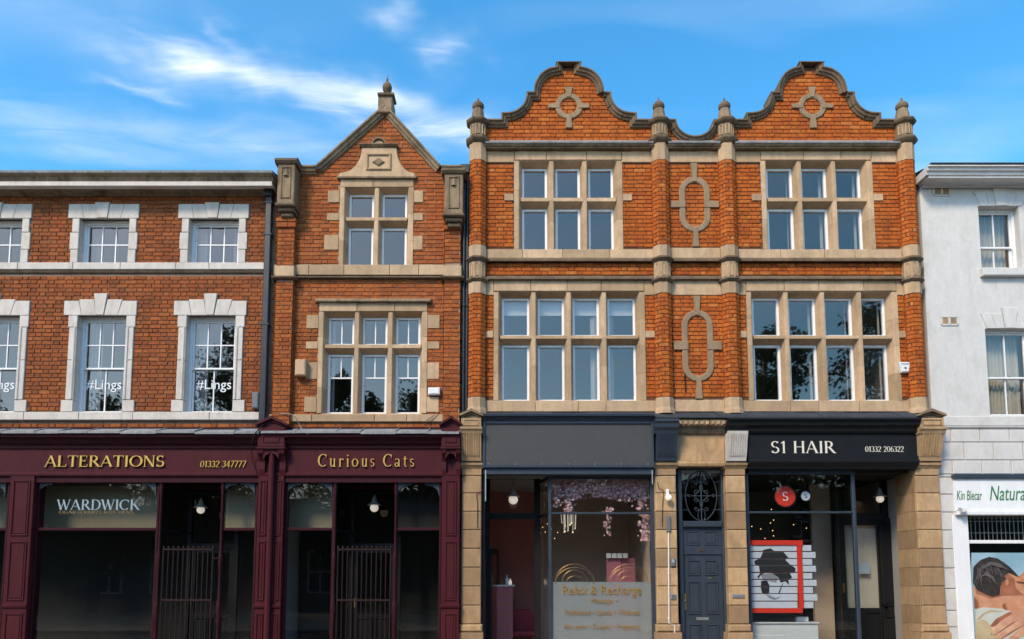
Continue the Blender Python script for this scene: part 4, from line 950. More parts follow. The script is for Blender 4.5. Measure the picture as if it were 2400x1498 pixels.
def extra(s):
    for c0, tx, nn, u, v, h in pil_bricks:
        s.cur = random.random(); d = random.uniform(-.001, .003); zz = Vector((0, 0, 1))
        P = [c0+tx*a+zz*b+nn*d for a, b in ((u+.003, -h+.003), (v-.003, -h+.003), (v-.003, h-.003), (u+.003, h-.003))] + [c0+tx*a+zz*b-nn*.015 for a, b in ((u, -h), (v, -h), (v, h), (u, h))]
        s.add(P, [(0, 1, 2, 3), (4, 5, 1, 0), (5, 6, 2, 1), (6, 7, 3, 2), (7, 4, 0, 3)])
build_bricks(W3, rows, M['brick3'], extra)
MB().box(x3L, x3R, .4, 6, zc3-.3, zc3-.1).build('roof', M['slate'], B3)
for xa in (x3L, x3R-.1): MB().box(xa, xa+.1, .02, 6, 0, zy(340), 0).build('side_wall', M['brick3'], B3)
shell(B3, x3L+.1, x3R-.1, 0, zc3-.35, [Zs(972), Zs(620)])
# ================================================================== white building
B4 = thing('white_building', 'white rendered building with sash windows at the right edge', 'building')
x4L, x4R = xx(2166, 620), 13.6
zt4 = Zs(441); wh = M['white']
holes = []
X0, X1, Z0, Z1 = rc(2297, 483, 2392, 629); holes.append((X0, X1, Z0, Z1))
w = sash_window(B4, X0, X1, Z0, Z1, (2, 1), (2, 1), Zs(570), mat='upvc', fd=.16, cur=((.02, .98),), cmat=M['curtainb'])
for i, (b0, b1, t0, t1) in enumerate(((2297, 2318, 2280, 2308), (2318, 2333, 2308, 2327), (2333, 2358, 2325, 2363), (2358, 2375, 2361, 2383), (2375, 2394, 2383, 2410))):
    zt_ = Zs(443) if i == 2 else Zs(449)
    MB().prism([(xx(b0, 483)+.002, Z1), (xx(b1, 483)-.002, Z1), (xx(t1, 446)-.002, zt_), (xx(t0, 446)+.002, zt_)], -.012-(.02 if i == 2 else 0), .18, .006).build('keystone' if i == 2 else 'voussoir', wh, w)
for s, X in ((-1, X0), (1, X1)): MB().box(min(X, X+s*.1), max(X, X+s*.1), .008, .3, Z0, Z1).build('reveal', wh, w)
MB().box(X0-.05, X1+.14, -.11, .2, Zs(650), Zs(632), .012).build('sill', wh, w)
X0, X1, Z0, Z1 = rc(2315, 770, 2425, 974); holes.append((X0, X1, Z0, Z1))
w = sash_window(B4, X0, X1, Z0, Z1, (2, 1), (2, 1), Zs(880), mat='upvc', fd=.12, cur=((.02, .98),), cmat=M['curtainb'])
for i, (b0, b1, t0, t1) in enumerate(((2313, 2334, 2297, 2322), (2334, 2355, 2322, 2346), (2355, 2378, 2346, 2384), (2378, 2400, 2384, 2410), (2400, 2425, 2410, 2438))):
    zt_ = Zs(722) if i == 2 else Zs(735)
    MB().prism([(xx(b0, 770)+.002, Z1), (xx(b1, 770)-.002, Z1), (xx(t1, 730)-.002, zt_), (xx(t0, 730)+.002, zt_)], -.012-(.02 if i == 2 else 0), .15, .006).build('keystone' if i == 2 else 'voussoir', wh, w)
for s, X in ((-1, X0), (1, X1)): MB().box(min(X, X+s*.1), max(X, X+s*.1), .008, .3, Z0, Z1).build('reveal', wh, w)
MB().box(x4L, x4R, -.035, .1, Zs(999), Zs(977), .008).build('sill_band', wh, B4)
MB().profx([(.0, Zs(1006)), (-.03, Zs(1005)), (-.05, zy(1001, -.05)), (-.05, zy(999, -.05)), (.0, Zs(999))], x4L, x4R).build('band_moulding', wh, B4)
shop_x0 = xx(2236, 1160)
W4 = wall_sheet(x4L, x4R, Zs(1112), zt4+.1, holes, y=.006).build('wall', wh, B4, fix=False)
for i, (p0, p1) in enumerate(((1006, 1037), (1037, 1079), (1079, 1112))):        # rusticated blocks
    X = x4L + (0 if i % 2 else -.25)
    while X < x4R:
        a, b = max(X, x4L), X+.58
        if b > a+.05: stone(B4, a, b, Zs(p1), Zs(p0), -.022, .05, wh, 'block', .012, .005)
        X += .58
js = [1112, 1119, 1159, 1201, 1243, 1287, 1332, 1380, 1431, 1470, 1510, 1560]
for a, b in zip(js, js[1:]): stone(B4, xx(2199, 1160), shop_x0, Zs(b), Zs(a), -.022, .3, wh, 'block', .012, .005)
for px, py in ((2207, 449), (2225, 752)):                                         # air bricks
    xa, xb, za, zb = rc(px-19, py-9, px+19, py+9); g = MB()
    for k in range(3): g.box(xa+(xb-xa)*k/2-.02, xa+(xb-xa)*k/2+.02, -.012, .01, za, zb)
    g.box(xa, xb, -.012, .01, za-.02, za+.012); g.box(xa, xb, -.012, .01, zb-.012, zb+.02)
    o = g.build('air_vent', wh, B4)
    MB().box(xa+.02, xb-.02, -.002, .004, za, zb).build('grille_back', M['stoned'], o)
    for k in range(1, 14):
        X = xa+(xb-xa)*k/14; MB().box(X-.004, X+.004, -.006, .0, za, zb).build('slat', M['stone'], o)
xc = xx(2172, 420, -.3)
mould(B4, xc+.05, x4R, [(.0, Zs(441)), (-.05, zy(440, -.05)), (-.08, zy(433, -.08)), (-.13, zy(429, -.13)), (.0, zy(429, -.13))], wh, 'bed_moulding', 1.0, 3)
mould(B4, xc, x4R, [(.0, zy(429, -.13)+.003), (-.15, zy(429, -.13)+.003), (-.37, zy(417, -.37)), (-.38, zy(410, -.38)), (.0, zy(410, -.38))], wh, 'corona_stone', .8, 4)
mould(B4, xc-.06, x4R, [(.0, zy(409.5, -.38)), (-.4, zy(409.5, -.4)), (-.41, zy(403, -.41)), (-.45, zy(399, -.45)), (-.46, zy(392, -.46)), (-.5, zy(389, -.5)), (-.5, zy(386, -.5)), (.0, zy(385, -.5))], wh, 'cymatium_stone', .9, 5)
MB().box(x4L-.05, x4R, -.52, .3, zy(386, -.5)+.004, zy(380, -.52), .01).build('gutter', M['slate'], B4)
MB().add([(x4L-.1, -.3, zy(383, -.5)), (x4R, -.3, zy(383, -.5)), (x4R, 4, zy(383, -.5)+1.1), (x4L-.1, 4, zy(383, -.5)+1.1)], [(0, 1, 2, 3)]).build('roof', M['slate'], B4)
MB().box(x4L, x4L+.1, .02, 6, 0, zt4).build('side_wall', wh, B4)
shell(B4, x4L+.1, x4R, 0, zt4, [Zs(1000), Zs(660)])
# ================================================================== maroon shopfronts
mr, mrd = M['maroon'], M['maroond']
def q(px, py, y): return xx(px, py, y), zy(py, y)
def pbox(px0, py0, px1, py1, yf, yb, mat, name, parent, c=.006):
    a, b, z0, z1 = rc(px0, py0, px1, py1, yf); return MB().box(a, b, yf, yb, z0, z1, c).build(name, mat, parent)
def maroon_run(bld, xa, xb, seed):
    lead_run(bld, xa, xb, 1004, 1013, seed)
    MB().profx([(-.05, zy(1051, -.25)), (-.27, zy(1051, -.27)), (-.28, zy(1043, -.28)), (-.33, zy(1039, -.33)), (-.36, zy(1030, -.36)), (-.43, zy(1024, -.43)), (-.44, zy(1018, -.44)), (-.05, zy(1017, -.44))], xa, xb).build('cornice', mrd, bld)
    f = MB().box(xa, xb, -.24, -.1, zy(1107, -.24), zy(1050, -.24)).build('fascia_board', mr, bld)
    MB().profx([(-.1, zy(1117, -.25)), (-.25, zy(1117, -.25)), (-.27, zy(1114, -.27)), (-.27, zy(1109, -.27)), (-.24, zy(1106, -.24)), (-.1, zy(1106, -.24))], xa, xb).build('fascia_moulding', mr, f)
    MB().box(xa, xb, -.22, .0, zy(1131, -.2), zy(1117, -.25)+.005).build('window_head', mrd, bld)
    MB().box(xa, xb, -.1, .3, zy(1131, -.2), Zs(1004)).build('bressummer', mrd, bld)
    return f
def maroon_pilaster(bld, px0, px1, split=False):
    a, b = xx(px0, 1116, -.26), xx(px1, 1116, -.26); Y = -.26
    p = MB().box(a, b, Y, .1, 0, zy(1112, Y), .008).build('shop_pilaster', mr, bld)
    z = lambda t: zy(t, Y-.02)
    cols = [(a+.07, b-.06)] if not split else [(a+.04, (a+b)/2-.07), ((a+b)/2+.07, b-.04)]
    for (u, v) in cols:
        for p0, p1 in ((1126, 1256), (1269, 1408), (1438, 1545)):
            framed_panel(p, u, v, z(p1), z(p0), Y, mr, .025, .02)
    MB().profx([(Y+.01, z(1425)), (Y-.03, z(1424)), (Y-.04, z(1419)), (Y+.01, z(1416))], a-.01, b+.01).build('dado_ledge', mr, p)
    return p
def maroon_console(bld, pxc, w, y=-.26):
    xc_ = xx(pxc, 1030, -.4); h = w/2
    z = lambda t: zy(t, -.42)
    c = MB().box(xc_-h, xc_+h, -.42, .0, z(1048), z(1003), .012).build('console_block', mr, bld)
    framed_panel(c, xc_-h*.62, xc_+h*.62, z(1038), z(1016), -.42, mr, .02, .015, raised=False)
    MB().box(xc_-h-.02, xc_+h+.02, -.45, .0, z(1053), z(1048), .01).build('console_moulding', mr, c)
    pediment(bld, xc_-h-.02, xc_+h+.02, z(1003)+.003, z(977), -.42, .0, mr)
    for s in (-1, 1):                                   # side cheeks of the bracket below
        x0 = xc_+s*h*.55; x1 = xc_+s*h*.98
        pr = [(-.2, z(1112)), (-.27, z(1110)), (-.3, z(1098)), (-.3, z(1080)), (-.36, z(1068)), (-.42, z(1062)), (-.43, z(1053)), (-.2, z(1053))]
        MB().profx(pr, min(x0, x1), max(x0, x1)).build('bracket_cheek', mr, c)
    n = 9; arch = [(xc_-h*.56, z(1058)), (xc_-h*.56, z(1078))]
    pts = [(xc_-h*.56, z(1053)), (xc_+h*.56, z(1053)), (xc_+h*.56, z(1076))] + [(xc_+h*.5*math.cos(R(180*i/n)), z(1076)+(z(1060)-z(1076))*abs(math.sin(R(180*i/n)))*(1 if i % 2 else .8)) for i in range(1, n)] + [(xc_-h*.56, z(1076))]
    MB().prism(pts, -.40, -.36).build('bracket_arch', mr, c)
    return c
# ---- left shop
F1 = maroon_run(B1, x1L, x1R+.02, 3)
for px in (21,): maroon_pilaster(B1, 25, 81)
PS = maroon_pilaster(B1, 606, 666, True)
maroon_console(B1, 636, .52)
MB().tube([(xx(634, 1200, -.33), -.33, 0), (xx(634, 1200, -.33), -.33, zy(1062, -.33))], .058, 12).build('downpipe', mr, B1, smooth=True)
xa, xb, za, zb = rc(105, 1068, 386, 1094, -.27); serif('ALTERATIONS', xa, xb, za, zb, -.275, M['gold'], F1, 'letter', .03, .02, gap=.02)
xa, xb, za, zb = rc(468, 1080, 576, 1095, -.27); serif('01332 347777', xa, xb, za, zb, -.265, M['gold'], F1, 'letter', .02, .08)
def spandrel(px0, px1, y, parent, mat):
    """shaped head with scalloped corner brackets inside a light"""
    a, b = xx(px0, 1140, y), xx(px1, 1140, y); z = lambda t: zy(t, y); w = (b-a)
    for s, X in ((1, a), (-1, b)):
        k = min(.26, w*.42); P = [(X, z(1130)), (X+s*k*1.15, z(1130)), (X+s*k*1.1, z(1134))]
        for i in range(9):
            t = R(90*i/8); sc = 1+.05*math.cos(i*math.pi)
            P.append((X+s*(k-k*math.sin(t))*sc+s*.012, z(1137)-(z(1137)-z(1160))*(1-math.cos(t))*1.0))
        P.append((X, z(1164)))
        MB().prism(P, y-.02, y+.012).build('spandrel', mat, parent)
def light(bld, px0, px1, yf, transom, name='shop_window', mat=None, glass='glasss', sp=True, low=True):
    a, b = xx(px0, 1240, yf), xx(px1, 1240, yf); mat = mat or mrd; m = MB(); z = lambda t: zy(t, yf)
    m.box(a, a+.045, yf-.03, yf+.05, 0.35, z(1130), .008); m.box(b-.045, b, yf-.03, yf+.05, .35, z(1130), .008)
    m.box(a+.045, b-.045, yf-.025, yf+.05, z(transom+3), z(transom-4), .008); m.box(a+.045, b-.045, yf-.02, yf+.05, .35, .45, .008)
    m.box(a+.045, b-.045, yf-.02, yf+.05, z(1133), z(1129))
    w = m.build(name, mat, bld)
    pane(w, a+.02, b-.02, .4, z(transom), yf+.02, M[glass]); pane(w, a+.02, b-.02, z(transom), z(1131), yf+.02, M[glass])
    MB().box(a-.02, b+.02, yf-.06, .2, .0, .35, .01).build('stall_riser', mat, w)
    if sp: spandrel(px0+5, px1-5, yf-.005, w, M['slateblue'])
    return w
def colonnette(bld, px, y=-.16):
    X = xx(px, 1300, y); z = lambda t: zy(t, y)
    prof = [(.03, 0.2), (.03, z(1460)), (.045, z(1455)), (.022, z(1445)), (.05, z(1432)), (.042, z(1415)), (.026, z(1405)), (.026, z(1330)), (.04, z(1320)), (.03, z(1312)), (.045, z(1306)), (.028, z(1300)), (.022, z(1290)), (.02, z(1160)), (.034, z(1154)), (.026, z(1150)), (.036, z(1146)), (.028, z(1132))]
    return MB().lathe(prof, X, y, 14).build('colonnette', mrd, bld, smooth=True)
def gate(px0, px1, n, label):
    y = -.13; t = thing('iron_gate', label, 'gate', group='iron gates in the shop doorways')
    a, b = xx(px0, 1300, y), xx(px1, 1300, y); z = lambda p: zy(p, y)
    for i in range(n):
        X = a+(b-a)*i/(n-1); zt = z(1284)
        MB().tube([(X, y, .1), (X, y, zt)], .011 if 0 < i < n-1 else .016, 6).build('bar', M['iron'], t)
        MB().lathe([(.012, zt-.01), (.018, zt+.005), (.013, zt+.02), (.004, zt+.035)], X, y, 8).build('bar_tip', M['iron'], t)
    for p in (1288, 1407, 1560): MB().box(a-.01, b+.01, y-.018, y+.018, z(p)-.018, z(p)+.018, .004).build('rail', M['iron'], t)
    for X in (a, b):
        s = -1 if X == a else 1
        MB().box(min(X, X+s*.1), max(X, X+s*.1), y-.015, y+.015, z(1309)-.012, z(1309)+.012).build('hinge', M['iron'], t)
    return t
def lobby(bld, pl, pr, yb, xw):
    """recessed doorway: splayed glass sides, door with light over"""
    a, b = xx(pl, 1300, -.1), xx(pr, 1300, -.1); m_ = (a+b)/2; c, d = m_-xw/2, m_+xw/2
    z = lambda p, y=yb: zy(p, y); zt = zy(1131, -.2)
    for (x0, x1) in ((a, c), (b, d)):
        w = MB()
        w.box(min(x0, x0+.03), max(x0, x0+.03), -.12, -.08, .3, zt); w.box(x1, x1+.03, yb-.02, yb+.02, .3, zt)
        for zz0, zz1 in ((zy(1241, -.12)-.02, zy(1241, -.12)+.02), (.35, .45), (zt-.06, zt)):
            w.add([(x0, -.1, zz0), (x1, yb, zz0), (x1, yb, zz1), (x0, -.1, zz1), (x0+.03, -.1, zz0), (x1+.03, yb, zz0), (x1+.03, yb, zz1), (x0+.03, -.1, zz1)], [(0, 1, 2, 3), (4, 5, 6, 7), (0, 1, 5, 4), (3, 2, 6, 7)])
        o = w.build('lobby_window', M['black'], bld)
        MB().add([(x0, -.1, .4), (x1, yb, .4), (x1, yb, zt), (x0, -.1, zt)], [(0, 1, 2, 3)]).build('pane', M['glasss'], o)
        MB().add([(x0, -.1, 0), (x1, yb, 0), (x1, yb, .38), (x0, -.1, .38)], [(0, 1, 2, 3)]).build('stall_riser', M['black'], o)
    m = MB(); m.box(c-.06, c+.03, yb-.03, yb+.06, 0, zt); m.box(d-.03, d+.06, yb-.03, yb+.06, 0, zt); m.box(c+.03, d-.03, yb-.02, yb+.06, 2.3, 2.4); m.box(c+.03, d-.03, yb-.02, yb+.06, zt-.08, zt)
    o = m.build('door_frame', M['black'], bld); pane(o, c, d, 2.4, zt, yb+.02, M['glasss'])
    shop_door(bld, c+.03, d-.03, .05, 2.3, yb, M['black'], .95)
    MB().box(a, b, -.1, yb, zt, zt+.05).build('lobby_ceiling', mrd, bld)
light(B1, -60, 20, -.12, 1241); light(B1, -330, -64, -.12, 1241); maroon_pilaster(B1, -385, -330)
light(B1, 84, 372, -.12, 1241); LW = None
light(B1, 517, 603, -.12, 1241)
colonnette(B1, 372); colonnette(B1, 517)
lobby(B1, 372, 517, 1.0, .95)
gate(383, 499, 11, 'brown iron bar gate across the doorway left of the central maroon pilaster')
vin = None
for o in B1.children:
    if o.name.startswith('shop_window') and o.data.vertices[0].co.x > -9.6 and (vin is None) and o.data.vertices[0].co.x < -8.5: vin = o
vin = vin or B1
xa, xb, za, zb = rc(133, 1171, 327, 1195, -.12); serif('WARDWICK', xa, xb, za, zb, -.112, M['vinylb'], vin, 'letter', .003, gap=.01)
xa, xb, za, zb = rc(137, 1197, 313, 1204, -.12); serif('QUARTERMITS KITCHENS', xa, xb, za, zb, -.108, M['brass'], vin, 'letter', .003, each=False)
# ---- right maroon shop
F2 = maroon_run(B2, x2L+.0, xx(1078, 1060, -.24), 5)
maroon_pilaster(B2, 1036, 1078)
maroon_console(B2, 1057, .36)
xa, xb, za, zb = rc(745, 1064, 972, 1094, -.27); serif('Curious Cats', xa, xb, za, zb, -.272, M['gold'], F2, 'letter', .028, gap=.16)
light(B2, 668, 784, -.12, 1241); light(B2, 926, 1035, -.12, 1241)
colonnette(B2, 783); colonnette(B2, 926)
lobby(B2, 783, 926, 1.0, .95)
gate(792, 916, 12, 'brown iron bar gate across the doorway under the gold Curious Cats lettering')
# cream boards behind the upper lights and dark rooms behind
for bld, pa, pb in ((B1, -60, 368), (B1, 521, 603), (B2, 672, 780), (B2, 930, 1034)):
    a, b = xx(pa, 1200, .2), xx(pb, 1200, .2)
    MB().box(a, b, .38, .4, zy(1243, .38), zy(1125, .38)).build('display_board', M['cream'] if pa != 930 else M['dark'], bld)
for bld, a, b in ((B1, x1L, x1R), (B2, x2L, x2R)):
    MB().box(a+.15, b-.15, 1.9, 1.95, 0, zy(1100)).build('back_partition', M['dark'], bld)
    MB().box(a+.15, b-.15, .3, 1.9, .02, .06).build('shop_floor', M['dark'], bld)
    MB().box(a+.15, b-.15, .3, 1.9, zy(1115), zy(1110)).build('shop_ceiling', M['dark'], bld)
pendant(470, 1168, 1204, .45, 'white globe pendant lamp above the gate of the WARDWICK shop', 1128)
pendant(877, 1160, 1200, .45, 'white globe pendant lamp above the gate of the Curious Cats shop', 1128)
# ================================================================== sandstone ground floor of the twin-gabled building
sg = M['stoneg']
joints = [1115, 1156, 1199, 1242, 1286, 1330, 1374, 1419, 1463]
def stone_pilaster(px0, px1, y=-.14, cons=None, top=True, ref=1290, vary=0):
    a, b = xx(px0, ref, y), xx(px1, ref, y); z = lambda p, yy=y: zy(p, yy)
    core = MB().box(a+.03, b-.03, y+.03, .35, 0, z(985)).build('stone_pilaster', M['stoned'], B3)
    for j0, j1 in zip(joints, joints[1:]): stone(core, a, b, z(j1), z(j0), y-random.uniform(0, .006), .3, sg, 'rusticated_block', .014, .004)
    stone(core, a-.03, b+.03, z(1482), z(1463), y-.035, .3, sg, 'plinth_stone', .03); stone(core, a-.05, b+.05, 0, z(1482), y-.05, .3, sg, 'plinth_stone', .01)
    stone(core, a, b, z(1114), z(1098), y-.005, .3, sg, 'capital_stone', .004)
    MB().profx([(.1, z(1098)), (y-.01, z(1098)), (y-.03, z(1093)), (y-.06, z(1091)), (y-.07, z(1086)), (.1, z(1086))], a-.03, b+.03).build('capital_moulding', sg, core)
    MB().box(a-.02, b+.02, y-.06, .2, z(1086), z(1082), .01).build('abacus', M['stoned'], core)
    cm = cons or sg
    console(B3, a-.0, b+.0, z(1082), z(1016), y, .26, cm, 7)
    return a, b, core
def top_die(a, b, mat=None):
    y = -.4; z = lambda p: zy(p, y); m = mat or sg
    MB().profx([(.0, z(1016)), (y-.0, z(1016)), (y-.02, z(1010)), (y-.05, z(1006)), (y-.05, z(1001)), (.0, z(1001))], a-.02, b+.02).build('die_moulding', m, B3)
    o = MB().box(a-.0, b+.0, y, .0, z(1000), z(980), .008).build('console_die', m, B3)
    framed_panel(o, a+.05, b-.05, z(997), z(983), y, m, .018, .014, raised=False)
    pediment(B3, a-.01, b+.01, z(980)+.003, z(960), y, .0, M['stoned'])
a1, b1, c1 = stone_pilaster(1081, 1128); top_die(a1, b1)
a2, b2, c2 = stone_pilaster(1538, 1588, cons=M['slateblue'])
a3, b3, c3 = stone_pilaster(1705, 1752, cons=M['pale'])
a4, b4, c4 = stone_pilaster(2154, 2211); top_die(a4, b4)
for j0, j1 in zip([1097]+joints, joints+[1600]):
    stone(B3, a4-.006, a4+.05, zy(j1), zy(j0), -.1, .62, sg, 'reveal_stone', .006, .003)
zz = lambda p, y: zy(p, y)
# ledge of grimy lead under the first-floor sill
lead_run_items = [(b1+.02, x3R+.1)]
x = PC[0]+.2; rg = random.Random(9)
while x < PC[3]-.1:
    e = x+rg.uniform(.35, .7); j = rg.uniform(-.01, .012)
    MB().profx([(.0, zy(966)+j), (-.36, zy(975, -.36)+j), (-.37, zy(979, -.37)), (.0, zy(979))], x, min(e, PC[3]-.1)).build('lead_sheet', M['slate'], B3); x = e+.003
# blank charcoal sign over the left shop
sb = M['slateblue']
xa, xb = xx(1131, 1040, -.3), xx(1533, 1040, -.3)
MB().profx([(-.0, zz(988, -.3)), (-.3, zz(988, -.3)), (-.31, zz(984, -.31)), (-.34, zz(978, -.34)), (-.4, zz(975, -.4)), (-.41, zz(970, -.41)), (.0, zz(968, -.35))], xa, xb).build('shop_cornice', sb, B3)
s = MB().box(xa, xb, -.27, .05, zz(1096, -.27), zz(988, -.27), .006).build('sign_board', M['greysign'], B3)
m = MB(); ring(m, xa, xb, zz(1096, -.3), zz(987, -.3), .05, -.3, -.25, .008); m.build('sign_frame', sb, s)
for i in range(7):
    X = xa+.12+(xb-xa-.24)*i/6; MB().lathe([(.009, 0), (.006, .008)], 0, 0, 8)
    MB().ball((X, -.271, zz(1088, -.27)), .011, 8, 5).build('screw', M['steel'], s, smooth=True)
MB().box(xa+.02, xb-.0, -.24, .05, zz(1112, -.24), zz(1096.5, -.24), .008).build('shutter_box', sb, B3)
for px in (1138, 1529):
    X = xx(px, 1130, -.25); MB().tube([(X, -.25, zz(1102, -.25)), (X, -.25, zz(1175 if px < 1300 else 1135, -.25))], .012, 6).build('awning_guide', M['steel'], B3)
# cornice over the dark console and the doorway
a, b = xx(1534, 1000, -.4), xx(1590, 1000, -.4)
MB().profx([(.0, zz(1016, -.4)), (-.38, zz(1016, -.38)), (-.4, zz(1008, -.4)), (-.45, zz(1001, -.45)), (-.46, zz(992, -.46)), (-.5, zz(986, -.5)), (-.5, zz(981, -.5)), (.0, zz(979, -.45))], a, b).build('shop_cornice', sb, B3)
a, b = b2+.01, a3-.01
MB().profx([(.0, zz(1017, -.2)), (-.2, zz(1017, -.2)), (-.24, zz(1010, -.24)), (-.25, zz(1002, -.25)), (-.33, zz(997, -.33)), (-.34, zz(986, -.34)), (-.3, zz(981, -.3)), (.0, zz(979, -.3))], a, b).build('door_cornice', M['stoned'], B3)
for i in range(9):
    X = a+(b-a)*(i+.5)/9; MB().box(X-.03, X+.03, -.36, -.3, zz(995, -.34), zz(988, -.34), .01).build('carved_block', M['stone'], B3)
MB().box(a, b, -.16, .2, zz(1081, -.16), zz(1017, -.16), .006).build('door_frieze', sg, B3)
MB().profx([(.0, zz(1092, -.2)), (-.18, zz(1092, -.18)), (-.2, zz(1086, -.2)), (-.2, zz(1081, -.2)), (.0, zz(1081, -.2))], a, b).build('door_head', sg, B3)
# ---- panelled door
yd = .1
dx0, dx1 = xx(1590, 1300, yd), xx(1703, 1300, yd)
m = MB(); fw = .085; zt = zz(1094, yd)
m.box(dx0, dx0+fw, yd-.06, yd+.1, 0, zt, .012); m.box(dx1-fw, dx1, yd-.06, yd+.1, 0, zt, .012); m.box(dx0+fw, dx1-fw, yd-.06, yd+.1, zt-.08, zt, .01)
m.box(dx0+fw, dx1-fw, yd-.08, yd+.1, zz(1236, yd), zz(1222, yd), .015)
dfm = m.build('door_frame', sb, B3)
ix0, ix1 = dx0+fw, dx1-fw
pane(dfm, ix0, ix1, zz(1222, yd), zt-.08, yd+.05, M['glasss'])
fan = MB(); cx_, cz_ = (ix0+ix1)/2, (zz(1222, yd)+zt-.08)/2; rx_, rz_ = (ix1-ix0)/2*.8, (zt-.08-zz(1222, yd))/2*.98; yg = yd-.0
fan.tube([(cx_+rx_*math.cos(R(a)), yg, cz_+rz_*math.sin(R(a))) for a in range(0, 361, 12)], .011, 6)
fan.tube([(cx_, yg, cz_-rz_), (cx_, yg, cz_+rz_)], .014, 6); fan.tube([(cx_-rx_*.62, yg, cz_), (cx_+rx_*.62, yg, cz_)], .012, 6)
def scroll(x, z, r, a0, turn, sg_=1):
    return [(x+sg_*(r*(1-t*.75))*math.cos(a0+turn*t), yg, z+(r*(1-t*.75))*math.sin(a0+turn*t)) for t in [i/16 for i in range(17)]]
for s_ in (-1, 1):
    for zz_, d_ in ((.52, 1), (-.52, -1), (.14, 1), (-.14, -1)):
        fan.tube(scroll(cx_+s_*rx_*.32, cz_+rz_*zz_, .05, R(180), R(-420*d_), s_), .007, 5)
    fan.tube([(cx_+s_*rx_*.05, yg, cz_+rz_*.45), (cx_+s_*rx_*.12, yg, cz_+rz_*.2), (cx_+s_*rx_*.45, yg, cz_+.01)], .008, 5)
    fan.tube([(cx_+s_*rx_*.05, yg, cz_-rz_*.45), (cx_+s_*rx_*.12, yg, cz_-rz_*.2), (cx_+s_*rx_*.45, yg, cz_-.01)], .008, 5)
    for k in (1, -1): fan.tube([(cx_+s_*.07*math.sin(R(a)), yg, cz_+k*(rz_*.78+.13*math.cos(R(a)))) for a in range(0, 181, 20)], .007, 5)
    fan.tube(scroll(cx_+s_*rx_*.78, cz_, .035, 0, R(400), s_), .007, 5)
    for k in (-.6, 0, .6): fan.tube([(cx_+s_*rx_*.83, yg, cz_+rz_*k*.93), (cx_+s_*(ix1-cx_), yg, cz_+rz_*k*.93)], .008, 5)
fan.build('fanlight_grille', sb, dfm)
up = MB().box(ix0, ix1, yd, yd+.05, zz(1300, yd)+.003, zz(1236, yd)).build('door_overpanel', sb, dfm)
for u, v in ((.1, .44), (.56, .9)): framed_panel(up, ix0+(ix1-ix0)*u, ix0+(ix1-ix0)*v, zz(1278, yd), zz(1245, yd), yd, sb, .022, .016)
xa, xb, za, zb = rc(1635, 1284, 1651, 1292, yd); serif('122', xa, xb, za, zb, yd-.012, M['brass'], up, 'numeral', .01)
lf = MB().box(ix0+.004, ix1-.004, yd+.02, yd+.065, .12, zz(1301, yd)).build('door', sb, B3)
w_ = ix1-ix0
for p0, p1 in ((1313, 1349), (1363, 1440), (1463, 1540)):
    for u, v in ((.12, .44), (.56, .88)): framed_panel(lf, ix0+w_*u, ix0+w_*v, zz(p1, yd), zz(p0, yd), yd+.02, sb, .024, .02)
MB().box(xx(1632, 1450, yd), xx(1662, 1450, yd), yd+.008, yd+.03, zz(1454, yd), zz(1447, yd), .004).build('letter_plate', M['steel'], lf)
o = MB().box(xx(1600, 1410, yd), xx(1609, 1410, yd), yd+.0, yd+.03, zz(1430, yd), zz(1391, yd), .004).build('handle_plate', M['brass'], lf)
MB().ball((xx(1605, 1410, yd), yd-.02, zz(1408, yd)), .022, 10, 7).build('knob', M['brass'], o, smooth=True)
MB().lathe([(.012, 0), (.012, .01)], 0, 0, 8)
pbox(1660, 1353, 1668, 1357, yd+.008, yd+.03, M['brass'], 'lock', lf, .003)
MB().box(ix0-.05, ix1+.05, -.1, yd+.1, .0, .12, .01).build('door_step', sg, B3)
# ---- left shop of the twin-gabled building
bk = M['black']
y0 = .05
gx0, gx1 = xx(1289, 1300, y0), xx(1532, 1300, y0); zt = zz(1116, y0); ztr = zz(1203, y0)
m = MB(); m.box(gx0-.03, gx0+.03, y0-.03, y0+.06, 0, zt, .006); m.box(gx1-.05, gx1+.04, y0-.05, y0+.1, 0, zt, .006)
m.box(gx0+.03, gx1-.05, y0-.025, y0+.05, ztr-.022, ztr+.022, .006); m.box(gx0+.03, gx1-.05, y0-.02, y0+.05, zt-.06, zt)
RW = m.build('shop_window', sb, B3)
pane(RW, gx0+.02, gx1-.04, ztr, zt, y0+.02, M['glasss']); pane(RW, gx0+.02, gx1-.04, .3, ztr, y0+.02, M['glasss'])
zf_ = zz(1364, y0)
fr_ = MB().box(gx0+.035, gx1-.055, y0+.028, y0+.032, .3, zf_).build('frosted_film', M['frost'], RW)
for txt, a, b, p0, p1, mt in (('Relax & Recharge', 1319, 1504, 1372, 1393, 'gold'), ('Massage \u2022', 1385, 1447, 1402, 1413, 'gold'), ('Traditional \u2022 Sports \u2022 Wellness', 1321, 1500, 1429, 1441, 'gold'), ('Hot stone \u2022 Couples \u2022 Pregnancy', 1322, 1500, 1462, 1474, 'gold')):
    xa, xb, za, zb = rc(a, p0, b, p1, y0); sans(txt, xa, xb, za, zb, y0+.008, M['ochre'], RW, 'lettering', .003, h_ref=1)
for cxp in (1347, 1474):                                  # gold line-art arches above the film
    for k, (rw, rh) in enumerate(((46, 44), (44, 36), (30, 30), (20, 16))):
        mb_ = MB(); mb_.tube([(xx(cxp+rw*math.cos(R(a)), 1364, y0), y0+.012, zz(1366-rh*math.sin(R(a)), y0)) for a in range(0, 181, 10)], .0035, 5); mb_.build('line_art', M['brass'], RW)
